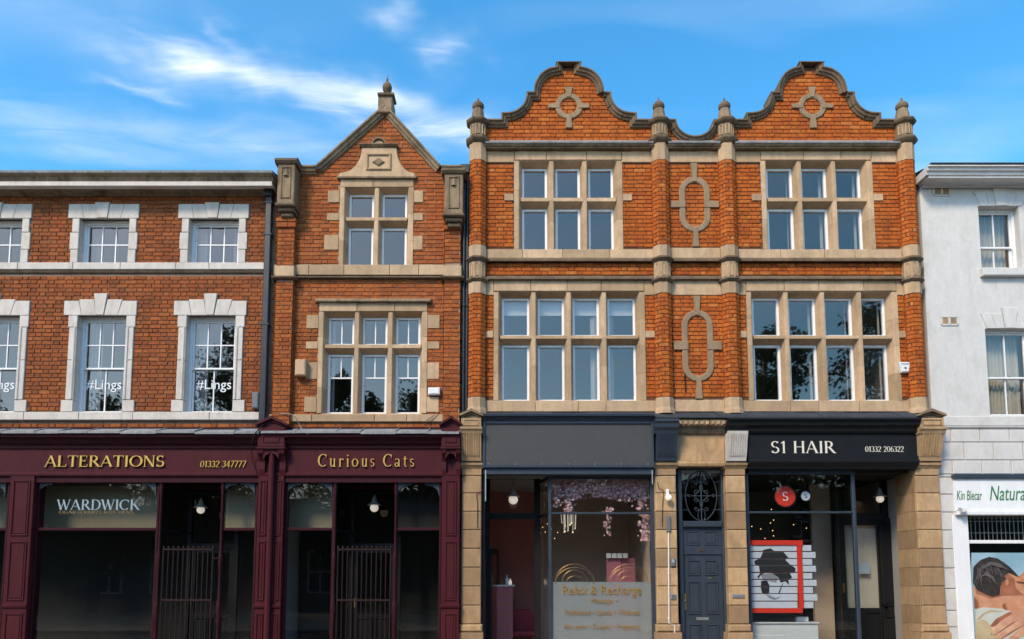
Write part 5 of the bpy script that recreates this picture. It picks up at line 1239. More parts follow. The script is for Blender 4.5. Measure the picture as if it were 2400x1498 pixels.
# doorway recess and splayed side window
yb = .95; hx0, hx1 = xx(1148, 1300, yb), xx(1252, 1300, yb); ex0 = xx(1263, 1300, yb)
m = MB(); ztb = zz(1118, yb)
m.box(hx0-.1, hx0, yb-.03, yb+.08, 0, ztb); m.box(hx1, ex0+.03, yb-.03, yb+.08, 0, ztb); m.box(hx0, hx1, yb-.03, yb+.08, zz(1217, yb), zz(1203, yb)); m.box(hx0, hx1, yb-.02, yb+.08, ztb-.04, ztb)
df = m.build('shop_door_frame', bk, B3); pane(df, hx0, hx1, zz(1203, yb), ztb, yb+.03, M['glasss'])
sw = MB()
for z0_, z1_ in ((ztr-.02, ztr+.02), (zt-.06, zt), (.25, .35)):
    sw.add([(gx0, y0, z0_), (ex0, yb, z0_), (ex0, yb, z1_), (gx0, y0, z1_), (gx0-.04, y0, z0_), (ex0-.04, yb, z0_), (ex0-.04, yb, z1_), (gx0-.04, y0, z1_)], [(0, 1, 2, 3), (4, 5, 6, 7), (0, 1, 5, 4), (3, 2, 6, 7)])
sw = sw.build('splayed_window', bk, B3); MB().add([(gx0, y0, .3), (ex0, yb, .3), (ex0, yb, zt), (gx0, y0, zt)], [(0, 1, 2, 3)]).build('pane', M['glasss'], sw)
MB().box(b1-.02, b1+.06, -.05, yb+.05, 0, zt).build('lobby_wall', bk, B3)
# door leaf standing open into the shop
od = MB(); L_ = .9; an = R(80)
def dleaf(u, z): return (hx0+.02+u*math.cos(an), yb+.06+u*math.sin(an), z)
for u0, u1, z0_, z1_ in ((0, .1, .03, 2.3), (L_-.1, L_, .03, 2.3), (.1, L_-.1, .03, .35), (.1, L_-.1, 2.18, 2.3)):
    P = [dleaf(u0, z0_), dleaf(u1, z0_), dleaf(u1, z1_), dleaf(u0, z1_)]; od.add(P + [(x-.04, y_, z) for x, y_, z in P], [(0, 1, 2, 3), (4, 5, 6, 7), (0, 1, 5, 4), (1, 2, 6, 5), (2, 3, 7, 6), (3, 0, 4, 7)])
od = od.build('shop_door', bk, B3); MB().add([dleaf(.1, .35), dleaf(L_-.1, .35), dleaf(L_-.1, 2.18), dleaf(.1, 2.18)], [(0, 1, 2, 3)]).build('pane', M['glasss'], od)
# ---- S1 hair shop
a, b = xx(1752, 1040, -.36), xx(2157, 1040, -.36)
MB().profx([(.0, zz(1015, -.3)), (-.3, zz(1015, -.3)), (-.33, zz(1010, -.33)), (-.34, zz(1002, -.34)), (-.4, zz(996, -.4)), (-.42, zz(986, -.42)), (-.46, zz(983, -.46)), (-.46, zz(979, -.46)), (.0, zz(977, -.4))], xx(1706, 1000, -.4), b).build('shop_cornice', bk, B3)
xa, xb = xx(1754, 1050, -.26), xx(2152, 1050, -.26)
S1 = MB().box(xa, xb, -.26, .0, zz(1078, -.26), zz(1015, -.26)).build('fascia_board', bk, B3)
MB().profx([(.0, zz(1096, -.2)), (-.2, zz(1096, -.2)), (-.27, zz(1086, -.27)), (-.29, zz(1082, -.29)), (-.29, zz(1077, -.29)), (.0, zz(1077, -.29))], xa, xb).build('fascia_moulding', bk, S1)
MB().box(xa, xb, -.2, .75, zz(1097, -.2)-.01, zz(1096, -.2)).build('lobby_ceiling', bk, B3)
xa_, xb_, za, zb = rc(1807, 1034, 1958, 1062, -.27); serif('S1 HAIR', xa_, xb_, za, zb, -.268, M['silver'], S1, 'letter', .012, gap=.03)
xa_, xb_, za, zb = rc(2028, 1046, 2119, 1059, -.27); serif('01332 206322', xa_, xb_, za, zb, -.265, M['silver'], S1, 'letter', .008)
sx0, sx1 = xx(1754, 1300, y0), xx(2006, 1300, y0); zt = zz(1110, y0); ztr = zz(1201, y0)
m = MB(); m.box(sx0-.02, sx0+.03, y0-.03, y0+.06, 0, zt); m.box(sx1-.035, sx1+.035, y0-.03, y0+.05, 0, zt, .012); m.box(sx0+.03, sx1-.035, y0-.025, y0+.05, ztr-.02, ztr+.02, .006); m.box(sx0+.03, sx1+.03, y0-.06, y0+.05, zt-.02, zt+.14)
SW = m.build('shop_window', sb, B3)
pane(SW, sx0, sx1, ztr, zt, y0+.02, M['glasss']); pane(SW, sx0, sx1, .3, ztr, y0+.02, M['glasss'])
yb2 = 1.15; tx0, tx1 = xx(1962, 1300, yb2), xx(2078, 1300, yb2)
sw = MB()
for z0_, z1_ in ((ztr-.02, ztr+.02), (zt-.06, zt), (.25, .35)):
    sw.add([(sx1, y0, z0_), (tx0, yb2, z0_), (tx0, yb2, z1_), (sx1, y0, z1_), (sx1+.04, y0, z0_), (tx0+.04, yb2, z0_), (tx0+.04, yb2, z1_), (sx1+.04, y0, z1_)], [(0, 1, 2, 3), (4, 5, 6, 7), (0, 1, 5, 4), (3, 2, 6, 7)])
sw = sw.build('splayed_window', bk, B3); MB().add([(sx1, y0, .3), (tx0, yb2, .3), (tx0, yb2, zt), (sx1, y0, zt)], [(0, 1, 2, 3)]).build('pane', M['glasss'], sw)
shop_door(B3, tx0+.06, tx1-.06, .05, zz(1218, yb2), yb2, bk, zz(1425, yb2), .12)
m = MB(); m.box(tx0-.03, tx0+.06, yb2-.03, yb2+.08, 0, zt); m.box(tx1-.06, tx1+.06, yb2-.03, yb2+.08, 0, zt); m.box(tx0+.06, tx1-.06, yb2-.03, yb2+.08, zz(1218, yb2), zz(1203, yb2)); m.box(tx1+.06, a4+.05, yb2-.02, yb2+.08, 0, zt)
df = m.build('shop_door_frame', bk, B3); pane(df, tx0+.06, tx1-.06, zz(1203, yb2), zt, yb2+.03, M['glasss'])
sd = MB().box(tx1+.1, a4-.02, yb2-.06, yb2-.02, .1, zz(1215, yb2)).build('side_door', bk, B3)
framed_panel(sd, tx1+.16, a4-.08, .25, .9, yb2-.06, bk); framed_panel(sd, tx1+.16, a4-.08, 1.1, zz(1225, yb2), yb2-.06, bk)
pendant(1203, 1138, 1182, .55, 'white globe pendant lamp in the doorway under the blank charcoal sign', 1118)
pendant(2063, 1143, 1178, .7, 'dull metal pendant lamp in the doorway of the S1 HAIR shop', 1105, 1.0)
# ---- white building's shop
y4 = -.03
xs0 = xx(2232, 1150, y4)
MB().box(xs0, x4R, -.1, .1, zz(1121, -.1), zz(1112, -.1), .008).build('sign_head', M['slateblue'], B4)
S4 = MB().box(xs0+.02, x4R, -.05, .1, zz(1198, -.05), zz(1121, -.05), .006).build('sign_board', M['upvc'], B4)
MB().box(xs0+.02, x4R, -.12, .1, zz(1207, -.12), zz(1198, -.12), .01).build('sign_ledge', M['upvc'], B4)
px0 = xx(2236, 1300, -.03); px1 = xx(2274, 1300, -.03)
MB().box(px0, px1, -.03, .2, 0, zz(1207, -.1), .012).build('shop_pilaster', M['upvc'], B4)
WW = MB().box(px1, x4R, .04, .1, zz(1274, .04), zz(1266, .04), .006).build('shop_window', M['upvc'], B4)
pane(WW, px1, x4R, zz(1270, .06), zz(1205, .06), .07, M['glasss']); pane(WW, px1, x4R, .3, zz(1270, .06), .07, M['glasss'])
gr = thing('roller_grille', 'dark metal grille behind the glass under the Natural sign', 'grille')
for i in range(34):
    X = px1+.02+i*.085; 
    if X < x4R: MB().box(X-.006, X+.006, .2, .212, zz(1268, .2), zz(1205, .2)).build('bar', M['steel'], gr)
for p in (1214, 1222, 1249): MB().box(px1, x4R, .212, .22, zz(p, .2)-.006, zz(p, .2)+.006).build('rail', M['steel'], gr)
xa, xb, za, zb = rc(2320, 1139, 2412, 1173, -.06); sans('Natural', xa, xb, za, zb, -.056, M['green'], S4, 'lettering', .004, .25)
xa, xb, za, zb = rc(2243, 1150, 2302, 1172, -.06); sans('Kin Blecar', xa, xb, za, zb, -.056, M['green'], S4, 'lettering', .004, .2)
# ================================================================== fittings on the walls
def fitting(name, label, cat, px0, py0, px1, py1, yf, yb, mat, lid=None, c=.012):
    t = thing(name, label, cat); a, b, z0, z1 = rc(px0, py0, px1, py1, yf)
    MB().box(a, b, yf, yb, z0, z1, c).build('body', mat, t)
    if lid: MB().box(a+.02, b-.02, yf-.008, yf+.01, z0+.02, z1-.02, .006).build('cover', lid, t)
    return t, a, b, z0, z1
fitting('alarm_box', 'tan alarm box on brick beside the three-light window', 'alarm box', 691, 842, 716, 880, -.16, .0, M['tan'], M['tan'])
fitting('junction_box', 'small white plastic box on brick right of the three-light window', 'box', 1003, 908, 1031, 925, -.1, .0, M['plastic'], M['plastic'])
t, a, b, z0, z1 = fitting('meter_box', 'dark grey box beside the black downpipe at sill level', 'box', 590, 919, 606, 957, -.12, .0, M['greybox'], M['greybox'])
MB().tube([((a+b)/2, -.05, z0), ((a+b)/2-.03, -.03, z0-.15), ((a+b)/2-.06, -.06, z0-.32)], .008, 6).build('cable', M['black'], t)
t = thing('alarm_box', 'white tapered alarm box beside the rightmost brick pilaster', 'alarm box')
X, Z = xx(2122, 861, -.1), zy(861, -.1)
MB().prism([(X-.115, Z+.11), (X+.115, Z+.11), (X+.075, Z-.1), (X-.075, Z-.1)], -.1, .0, .02).build('body', M['plastic'], t)
MB().box(X-.08, X+.08, -.105, -.09, Z+.06, Z+.085, .003).build('strobe_lens', M['vinylb'], t)
MB().ball((X, -.1, Z-.01), .022, 10, 6).build('badge', M['greybox'], t, smooth=True)
def cable(label, pts, r=.01, mat='greybox', name='cable'):
    o = MB().tube([(xx(a, b, y), y, zy(b, y)) for a, b, y in pts], r, 6).build(name, M[mat], None, smooth=True); return tag(o, label, 'cable')
def smooth_path(p, n=6):
    out = []
    for i in range(len(p)-1):
        p0, p1, p2, p3 = p[max(i-1, 0)], p[i], p[i+1], p[min(i+2, len(p)-1)]
        for k in range(n):
            t = k/n; out.append(tuple(.5*((2*p1[j])+(-p0[j]+p2[j])*t+(2*p0[j]-5*p1[j]+4*p2[j]-p3[j])*t*t+(-p0[j]+3*p1[j]-3*p2[j]+p3[j])*t**3) for j in range(3)))
    return out + [p[-1]]
cable('loose grey cable hanging in front of the maroon fascia left of the central console', smooth_path([(602, 1110, -.28), (592, 1080, -.29), (590, 1045, -.4), (595, 1020, -.48), (612, 1000, -.47), (628, 985, -.3), (640, 975, -.06)]), .009, 'iron')
cable('loose cable drooping over the ledge above the Curious Cats cornice', smooth_path([(640, 972, -.06), (672, 970, -.16), (690, 976, -.16), (703, 998, -.1), (712, 1012, -.3), (722, 1018, -.47)]), .009, 'lead')
cable('thin cable slanting from the sill to the right maroon console', smooth_path([(1000, 986, -.08), (1015, 975, -.09), (1032, 962, -.06)]), .009, 'stoned')
cable('short black cable end hanging on brick below the lower blind oval', smooth_path([(1605, 868, -.015), (1606, 890, -.02), (1607, 918, -.018)], 3), .013, 'black')
cable('thin dark wire clipped down the sandstone pilaster beside the open shop door', smooth_path([(1137, 1140, -.2), (1134, 1150, -.17), (1118, 1158, -.165), (1119, 1180, -.165), (1119, 1238, -.165)], 4), .006, 'iron')
cable('black wire looping beside the globe light on the sandstone pilaster', smooth_path([(1541, 1130, -.17), (1545, 1145, -.18), (1555, 1150, -.17), (1553, 1180, -.17), (1552, 1235, -.165)], 4), .006, 'black')
# globe light, sensor, conduit, intercom, keypad, letter plate on the pilasters beside the door
t = thing('bulkhead_light', 'small white globe light on the sandstone pilaster left of the door', 'light')
X, Z = xx(1567, 1166, -.25), zy(1166, -.25)
MB().box(X-.03, X+.03, -.19, -.14, Z+.05, Z+.17, .01).build('bracket', M['plastic'], t)
MB().tube([(X, -.18, Z+.1), (X, -.24, Z+.08), (X, -.25, Z+.04)], .014, 8).build('arm', M['steel'], t)
MB().ball((X, -.25, Z), .062, 14, 9).build('globe', M['globe'], t, smooth=True)
t = thing('conduit', 'thin white conduit running down the sandstone pilaster left of the door', 'conduit')
MB().tube([(xx(a, b, -.165), -.165, zy(b, -.165)) for a, b in ((1567, 1248), (1568, 1461), (1581, 1466), (1582, 1540))], .013, 8).build('pipe', M['plastic'], t)
MB().box(xx(1562, 1230, -.165), xx(1572, 1230, -.165), -.18, -.14, zy(1247, -.17), zy(1210, -.17), .012).build('head', M['greybox'], t)
for p in (1345, 1450): MB().lathe([(.02, zy(p, -.165)), (.02, zy(p-3, -.165))], xx(1567.5, p, -.165), -.165, 10).build('clip', M['plastic'], t)
t, a, b, z0, z1 = fitting('intercom', 'small grey intercom on the sandstone pilaster left of the door', 'intercom', 1573, 1309, 1583, 1328, -.18, -.13, M['greybox'])
MB().box(a+.015, b-.015, -.185, -.178, (z0+z1)/2, z1-.02).build('screen', M['vinylb'], t)
t, a, b, z0, z1 = fitting('keypad', 'square metal entry keypad on the pilaster below the intercom', 'keypad', 1572, 1393, 1585, 1405, -.17, -.13, M['steel'])
for i in range(9): MB().box(a+.02+(i % 3)*.03, a+.038+(i % 3)*.03, -.176, -.168, z0+.015+(i//3)*.028, z0+.033+(i//3)*.028).build('button', M['greybox'], t)
t, a, b, z0, z1 = fitting('letter_box_plate', 'steel letter box plate on the sandstone pilaster right of the door', 'letter box', 1716, 1393, 1746, 1402, -.165, -.13, M['steel'], None, .006)
MB().box(a+.03, b-.03, -.172, -.16, z0+.02, z1-.02, .004).build('flap', M['steel'], t)
t = thing('floodlight', 'small white floodlight on the ledge below the Natural sign', 'floodlight')
X, Z = xx(2258, 1196, -.2), zy(1196, -.2)
MB().prism([(X-.06, Z+.05), (X+.06, Z+.045), (X+.05, Z-.03), (X-.02, Z-.045)], -.24, -.12, .012).build('head', M['plastic'], t)
MB().tube([(X-.01, -.13, Z), (X-.03, -.08, Z+.02), (X-.04, -.045, Z+.03)], .012, 6).build('arm', M['plastic'], t)
# ================================================================== inside the left sandstone shop
wp = mat_plain('pink_wallpaper', (.42, .16, .13), .8); beige = mat_plain('beige_wall', (.58, .45, .35), .85); woodf = mat_plain('shop_floor_vinyl', (.3, .25, .22), .5)
zc_ = zz(1112, .3)
r_ = MB().box(b1, a3, 3.3, 3.35, 0, zc_).build('shop_back_wall', beige, B3)
MB().box(b1, xx(1256, 1300, 3.2), 3.24, 3.29, 0, zc_).build('papered_wall', wp, B3)
MB().box(b1, a3, .2, 3.3, 0, .04).build('shop_floor', woodf, B3)
MB().box(b1, a3, .1, 3.3, zc_, zc_+.05).build('shop_ceiling', M['room'], B3)
MB().box(gx1+.04, gx1+.1, .1, 3.3, .04, zc_).build('shop_side_wall', beige, B3)
MB().box(b1+.06, b1+.1, 1.0, 3.3, .04, zc_).build('shop_side_wall', wp, B3)
t = thing('reception_desk', 'pink patterned reception desk just inside the open shop door', 'desk')
a, b, z0, z1 = rc(1163, 1375, 1202, 1540, 1.7)
MB().box(a, b, 1.7, 2.6, .04, z1, .01).build('body', M['pink'], t); MB().box(a-.03, b+.04, 1.66, 2.64, z1, z1+.04, .008).build('top', M['plastic'], t)
for i in range(4):
    for j in range(6): 
        MB().lathe([(.028, 0), (.02, .004)], 0, 0, 8)
        cx_, cz_ = a+(b-a)*(i+.5+.25*(j % 2))/4.4, .15+(z1-.2)*(j+.5)/6
        MB().prism([(cx_+.03*math.cos(R(k)), cz_+.055*math.sin(R(k))) for k in range(0, 360, 40)], 1.692, 1.702).build('leaf_motif', wp, t)
for i, (px, hh, mt) in enumerate(((1176, .16, 'brass'), (1188, .22, 'plastic'), (1196, .13, 'globe'))):
    X = xx(px, 1370, 1.9); o = MB().lathe([(.03, z1+.04), (.035, z1+.04+hh*.6), (.012, z1+.04+hh*.75), (.012, z1+.04+hh)], X, 1.9, 10).build('bottle', M[mt], None, smooth=True)
    tag(o, ('amber', 'white', 'cream')[i]+' bottle standing on the pink reception desk', 'bottle')
t = thing('armchair', 'dark pink tub armchair with gold legs beside the reception desk', 'chair')
vel = mat_plain('pink_velvet', (.30, .04, .06), .8); X = xx(1222, 1420, 2.2)
MB().box(X-.28, X+.3, 2.0, 2.5, .4, .52, .04).build('seat', vel, t)
MB().sweep([(X-.32, .52), (X-.3, .8), (X-.18, .98), (X+.18, .98), (X+.32, .8), (X+.34, .52)], [(.0, 2.42), (.0, 2.52), (-.3, 2.52), (-.3, 2.42)]).build('backrest', vel, t)
for sx_ in (-.25, .26):
    for yy in (2.05, 2.45): MB().tube([(X+sx_, yy, .04), (X+sx_*.9, yy, .4)], .014, 6).build('leg', M['brass'], t)
t = thing('folding_screen', 'pink folding screen standing behind the frosted window', 'screen')
for i, (p0, p1) in enumerate(((1423, 1458), (1459, 1491))):
    a, b, z0, z1 = rc(p0, 1308, p1, 1540, 1.3); MB().box(a, b, 1.3+.03*i, 1.34+.03*i, .04, z1, .008).build('panel', M['pink'], t)
for i in range(4):
    a, b, z0, z1 = rc(1421+i*13, 1297, 1432+i*13, 1308, 1.22)
    tag(MB().box(a, b, 1.22, 1.235, z0, z1).build('price_card', M['plastic']), ('leftmost', 'second from left', 'third from left', 'rightmost')[i]+' of the four small white cards on top of the pink screen', 'card', 'white cards above the pink screen')
# hanging flower garland
def garland(label, spots, y, seed):
    t = thing('flower_garland', label, 'garland'); rg = random.Random(seed); m = MB(); st_ = MB()
    for px, p0, p1, wd, n in spots:
        for k in range(int(n*2.8)):
            v = p0+(p1-p0)*rg.random()**1.2; X, Z = xx(px+rg.gauss(0, wd), v, y), zy(v, y); Y = y+rg.uniform(-.1, .12); r = rg.uniform(.014, .032); m.cur = rg.random()
            for h in range(5):
                a = R(72*h)+rg.random(); d = Vector((math.cos(a), rg.uniform(-.5, .5), math.sin(a))).normalized(); e = d.cross(Vector((0, 1, 0))).normalized()
                c = Vector((X, Y, Z)); m.add([c, c+d*r*.6+e*r*.45, c+d*r*1.2, c+d*r*.6-e*r*.45], [(0, 1, 2, 3)])
        X = xx(px, p0, y); st_.tube([(X, y, zy(p0-4, y)), (X+.01, y+.01, zy(p1, y))], .005, 5)
    o = m.build('blossoms', M['rose'], t, fix=False, rnd=True); o['kind'] = 'stuff'
    o = st_.build('stems', M['bark'], t); o['kind'] = 'stuff'
garland('pink blossom garland hung along the top of the left sandstone shop window', [(1300+i*17, 1121, 1150+(i*37 % 23), 8, 55) for i in range(14)] + [(1334, 1140, 1200, 6, 60), (1350, 1140, 1170, 6, 30), (1420, 1130, 1165, 14, 70), (1468, 1130, 1175, 10, 60), (1503, 1140, 1195, 6, 50), (1425, 1190, 1255, 4, 20), (1512, 1205, 1268, 5, 50), (1305, 1140, 1190, 5, 30)], .28, 5)
t = thing('chandelier', 'crystal chandelier glinting behind the left sandstone shop window', 'chandelier')
X, Y, Z = xx(1333, 1205, .9), .9, zy(1205, .9); mglow = mat_plain('warm_bulb', (.8, .6, .35), .4, 0, (1, .62, .25), 1.6)
MB().lathe([(.16, Z), (.18, Z+.02), (.1, Z+.05), (.02, Z+.2), (.012, zc_)], X, Y, 16).build('frame', M['brass'], t, smooth=True)
for i in range(14):
    a = R(i*360/14); L_ = .28+.1*math.cos(a*3); r = .16 if i % 2 else .09
    MB().tube([(X+r*math.cos(a), Y+r*math.sin(a), Z), (X+r*.9*math.cos(a), Y+r*.9*math.sin(a), Z-L_)], .006, 5).build('strand', M['globe'], t)
    MB().ball((X+r*.9*math.cos(a), Y+r*.9*math.sin(a), Z-L_), .014, 6, 5).build('drop', mglow if i % 3 == 0 else M['globe'], t)
def fairy(label, spots, y):
    t = thing('fairy_lights', label, 'lights'); prev = None; wire = MB()
    for px, py in spots:
        c = (xx(px, py, y), y, zy(py, y)); MB().ball(c, .010, 8, 6).build('bulb', mglow, t, smooth=True)
        if prev: wire.tube([prev, ((prev[0]+c[0])/2, y+.01, (prev[2]+c[2])/2-.05), c], .003, 4)
        prev = c
    wire.build('wire', M['black'], t)
fairy('string of small warm lights behind the splayed window', [(1266, 1250), (1272, 1236), (1278, 1247), (1283, 1228), (1292, 1240), (1300, 1262), (1307, 1248)], 1.4)
# ================================================================== inside the S1 shop
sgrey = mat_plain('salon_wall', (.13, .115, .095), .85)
MB().box(a3+.3, x3R-.2, 3.2, 3.25, 0, zc_).build('shop_back_wall', sgrey, B3)
MB().box(b3-.05, b3+.0, .1, 3.2, 0, zc_).build('shop_side_wall', sgrey, B3)
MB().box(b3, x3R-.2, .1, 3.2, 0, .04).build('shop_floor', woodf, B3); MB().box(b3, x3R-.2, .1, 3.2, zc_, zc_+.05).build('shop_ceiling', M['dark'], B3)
a, b = xx(1905, 1300, 1.9), xx(1950, 1300, 1.9); MB().box(a, b, 1.9, 2.0, .04, zc_).build('partition', beige, B3)
a, b, z0, z1 = rc(1977, 1228, 2070, 1425, yb2+.1); MB().box(a, b, yb2+.12, yb2+.125, z0, z1).build('door_blind', M['curtainb'], B3)
def disc_sign(px, py, r, mat, rim, txt_mat, label, y):
    t = thing('hanging_disc_sign', label, 'sign'); X, Z = xx(px, py, y), zy(py, y)
    C = lambda rr: [(X+rr*math.cos(R(a)), Z+rr*math.sin(R(a))) for a in range(0, 360, 9)]
    MB().prism(C(r), y-.03, y+.03, .005).build('face', mat, t)
    MB().sweep(C(r)[::-1], [(.0, -.035+y), (.022, -.035+y), (.022, y+.035), (.0, y+.035)], closed=True).build('rim', rim, t)
    serif('S', X-r*.28, X+r*.3, Z-r*.44, Z+r*.44, y-.036, txt_mat, t, 'letter', .006)
    MB().tube([(X, y, Z+r), (X, y, zc_)], .008, 6).build('rod', M['black'], t)
disc_sign(1839, 1164, .205, M['red'], M['black'], M['vinylw'], 'large red disc sign with a white S hanging in the window', .25)
disc_sign(1887, 1163, .095, M['vinylw'], M['black'], M['black'], 'small white disc sign with a black S hanging in the window', .3)
def clip_band(P, lo, hi):
    for lim, sgn in ((lo, 1), (hi, -1)):
        out = []
        for i in range(len(P)):
            p, q_ = P[i], P[(i+1) % len(P)]; a_ = (p[1]-lim)*sgn >= 0; b_ = (q_[1]-lim)*sgn >= 0
            if a_: out.append(p)
            if a_ != b_: tt = (lim-p[1])/(q_[1]-p[1]); out.append((p[0]+(q_[0]-p[0])*tt, lim))
        P = out
        if len(P) < 3: return []
    return P
t = thing('slat_poster', 'red framed poster of white slats printed with dark hair in the salon window', 'poster')
yp = .2; K = lambda x, y: (xx(1740+x/5.59, 1230+y/5.59, yp), zy(1230+y/5.59, yp))
def kbox(x0, y0, x1, y1, yf, yb_, mat, name, par): 
    p, q_ = K(x0, (y0+y1)/2), K(x1, (y0+y1)/2); return MB().box(p[0], q_[0], yf, yb_, K(0, y1)[1], K(0, y0)[1], .003).build(name, mat, par)
kbox(70, 205, 785, 268, yp-.03, yp, M['red'], 'frame_bar', t); kbox(722, 268, 785, 1095, yp-.03, yp, M['red'], 'frame_bar', t); kbox(70, 1095, 785, 1155, yp-.03, yp, M['red'], 'frame_bar', t)
kbox(74, 262, 735, 1100, yp+.022, yp+.03, mat_plain('dark_red_backing', (.28, .03, .02), .6), 'backing', t)
slw = mat_plain('pale_slat', (.50, .54, .6), .5)
rowsS = [(268, 345, 905), (357, 437, 960), (448, 527, 917), (537, 618, 965), (632, 710, 918), (722, 803, 975), (815, 898, 927), (908, 996, 983), (1008, 1093, 932)]
hairP = [(270, 330), (370, 308), (415, 345), (530, 350), (600, 430), (560, 460), (620, 520), (695, 570), (690, 615), (620, 640), (650, 690), (600, 720), (610, 790), (560, 740), (500, 760), (470, 690), (440, 670), (385, 630), (300, 630), (240, 660), (205, 710), (195, 680), (230, 640), (215, 540), (160, 515), (155, 475), (235, 430), (260, 380)]
faceP = [(240, 655), (385, 632), (470, 690), (440, 760), (350, 740), (270, 730)]
jawP = [(245, 735), (320, 730), (355, 800), (350, 890), (300, 915), (255, 890), (240, 830)]
chinP = [(300, 905), (350, 960), (420, 985), (480, 960), (520, 880), (490, 940), (430, 960), (350, 920)]; strandP = [(470, 890), (520, 780), (535, 760), (500, 860), (485, 900)]
greyp = mat_plain('grey_print', (.22, .22, .25), .6); blackp = mat_plain('black_print', (.012, .012, .014), .6)
for i, (y0_, y1_, xe) in enumerate(rowsS):
    s_ = kbox(74, y0_, 722, y1_, yp-.005, yp+.005, slw, 'slat', t); kbox(787, y0_, xe, y1_, yp+.0, yp+.012, slw, 'slat', t)
    for j, (P, mt) in enumerate(((faceP, greyp), (jawP, blackp), (chinP, greyp), (strandP, blackp), (hairP, blackp))):
        c = clip_band(P, y0_+1, y1_-1)
        if c: MB().prism([K(*p) for p in c], yp-.0062-.0006*j, yp-.0045).build('print', mt, s_)
t = thing('display_cabinet', 'white display cabinet standing at the bottom of the salon window', 'cabinet')
a, b, z0, z1 = rc(1750, 1462, 1922, 1560, .3); cab = mat_plain('white_cabinet', (.5, .53, .53), .5)
MB().box(a, b-.02, .3, .7, .04, z1, .008).build('body', cab, t); MB().box(a-.01, b, .27, .73, z1, z1+.03, .006).build('top', cab, t)
MB().box(a+.12, a+.75, .288, .3, .1, z1-.22, .01).build('drawer_front', cab, t)
X = xx(1880, 1450, .4); tag(MB().box(X-.12, X+.12, .38, .5, z1+.03, z1+.13, .008).build('card_box', M['plastic']), 'small white box on top of the display cabinet', 'box')
t = thing('light_pole', 'black pole with clamp lights standing behind the salon poster', 'light stand')
X = xx(1878, 1250, .8); MB().tube([(X, .8, .04), (X, .8, zy(1180, .8))], .014, 8).build('pole', M['black'], t)
for p, dx in ((1196, .1), (1212, -.06), (1222, .05), (1258, -.1), (1268, .06)): MB().box(X+dx-.09, X+dx+.09, .76, .86, zy(p, .8)-.03, zy(p, .8)+.03, .01).build('clamp_light', M['black'], t)
fairy('string of small warm lights above the slatted poster', [(1762, 1234), (1783, 1240), (1806, 1226), (1811, 1244), (1813, 1219), (1793, 1262), (1813, 1256), (1860, 1230), (1890, 1238), (1808, 1194)], 1.1)
n_ = thing('door_notice', 'small pale notice stuck on the glass of the salon door', 'notice')
a, b, z0, z1 = rc(2012, 1318, 2040, 1345, yb2); MB().box(a, b, yb2+.02, yb2+.024, z0, z1).build('sheet', M['vinylb'], n_)
# ================================================================== massage poster in the white shop
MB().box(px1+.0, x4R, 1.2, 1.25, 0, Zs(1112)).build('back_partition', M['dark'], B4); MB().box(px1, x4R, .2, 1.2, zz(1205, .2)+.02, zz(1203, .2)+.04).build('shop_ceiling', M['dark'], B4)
t = thing('massage_poster', 'large photo poster of a massage behind the white shop window', 'poster'); yq = .11
KQ = lambda x, y: (xx(2190+x/3.671, 1090+y/3.671, yq), zy(1090+y/3.671, yq))
def skin(name, a, b_, sc=3.0):
    m, tt, p = newmat(name); tt.links.new(mixc(tt, ramp(tt, noise(tt, sc, 3, (1, 1, 1)), [(.32, 0.0), (.68, 1.0)]), a, b_), p.inputs['Base Color']); p.inputs['Roughness'].default_value = .55; return m
pm = {'blue': skin('print_blue', (0.270, 0.446, 0.567), (0.446, 0.621, 0.743), 1.2), 'skin': skin('print_skin', (0.540, 0.230, 0.121), (0.743, 0.378, 0.230)), 'skd': skin('print_skin_dark', (0.297, 0.095, 0.047), (0.486, 0.176, 0.095)), 'hair': skin('print_hair', (0.016, 0.014, 0.014), (0.068, 0.047, 0.041), 9),
      'towel': skin('print_towel', (0.486, 0.540, 0.513), (0.675, 0.675, 0.608), 2), 'hand': skin('print_hand', (0.567, 0.270, 0.162), (0.783, 0.446, 0.297), 5), 'tan': skin('print_tan', (0.486, 0.351, 0.203), (0.621, 0.486, 0.297)), 'hl': skin('print_hair_shine', (0.095, 0.081, 0.088), (0.176, 0.149, 0.149), 9)}
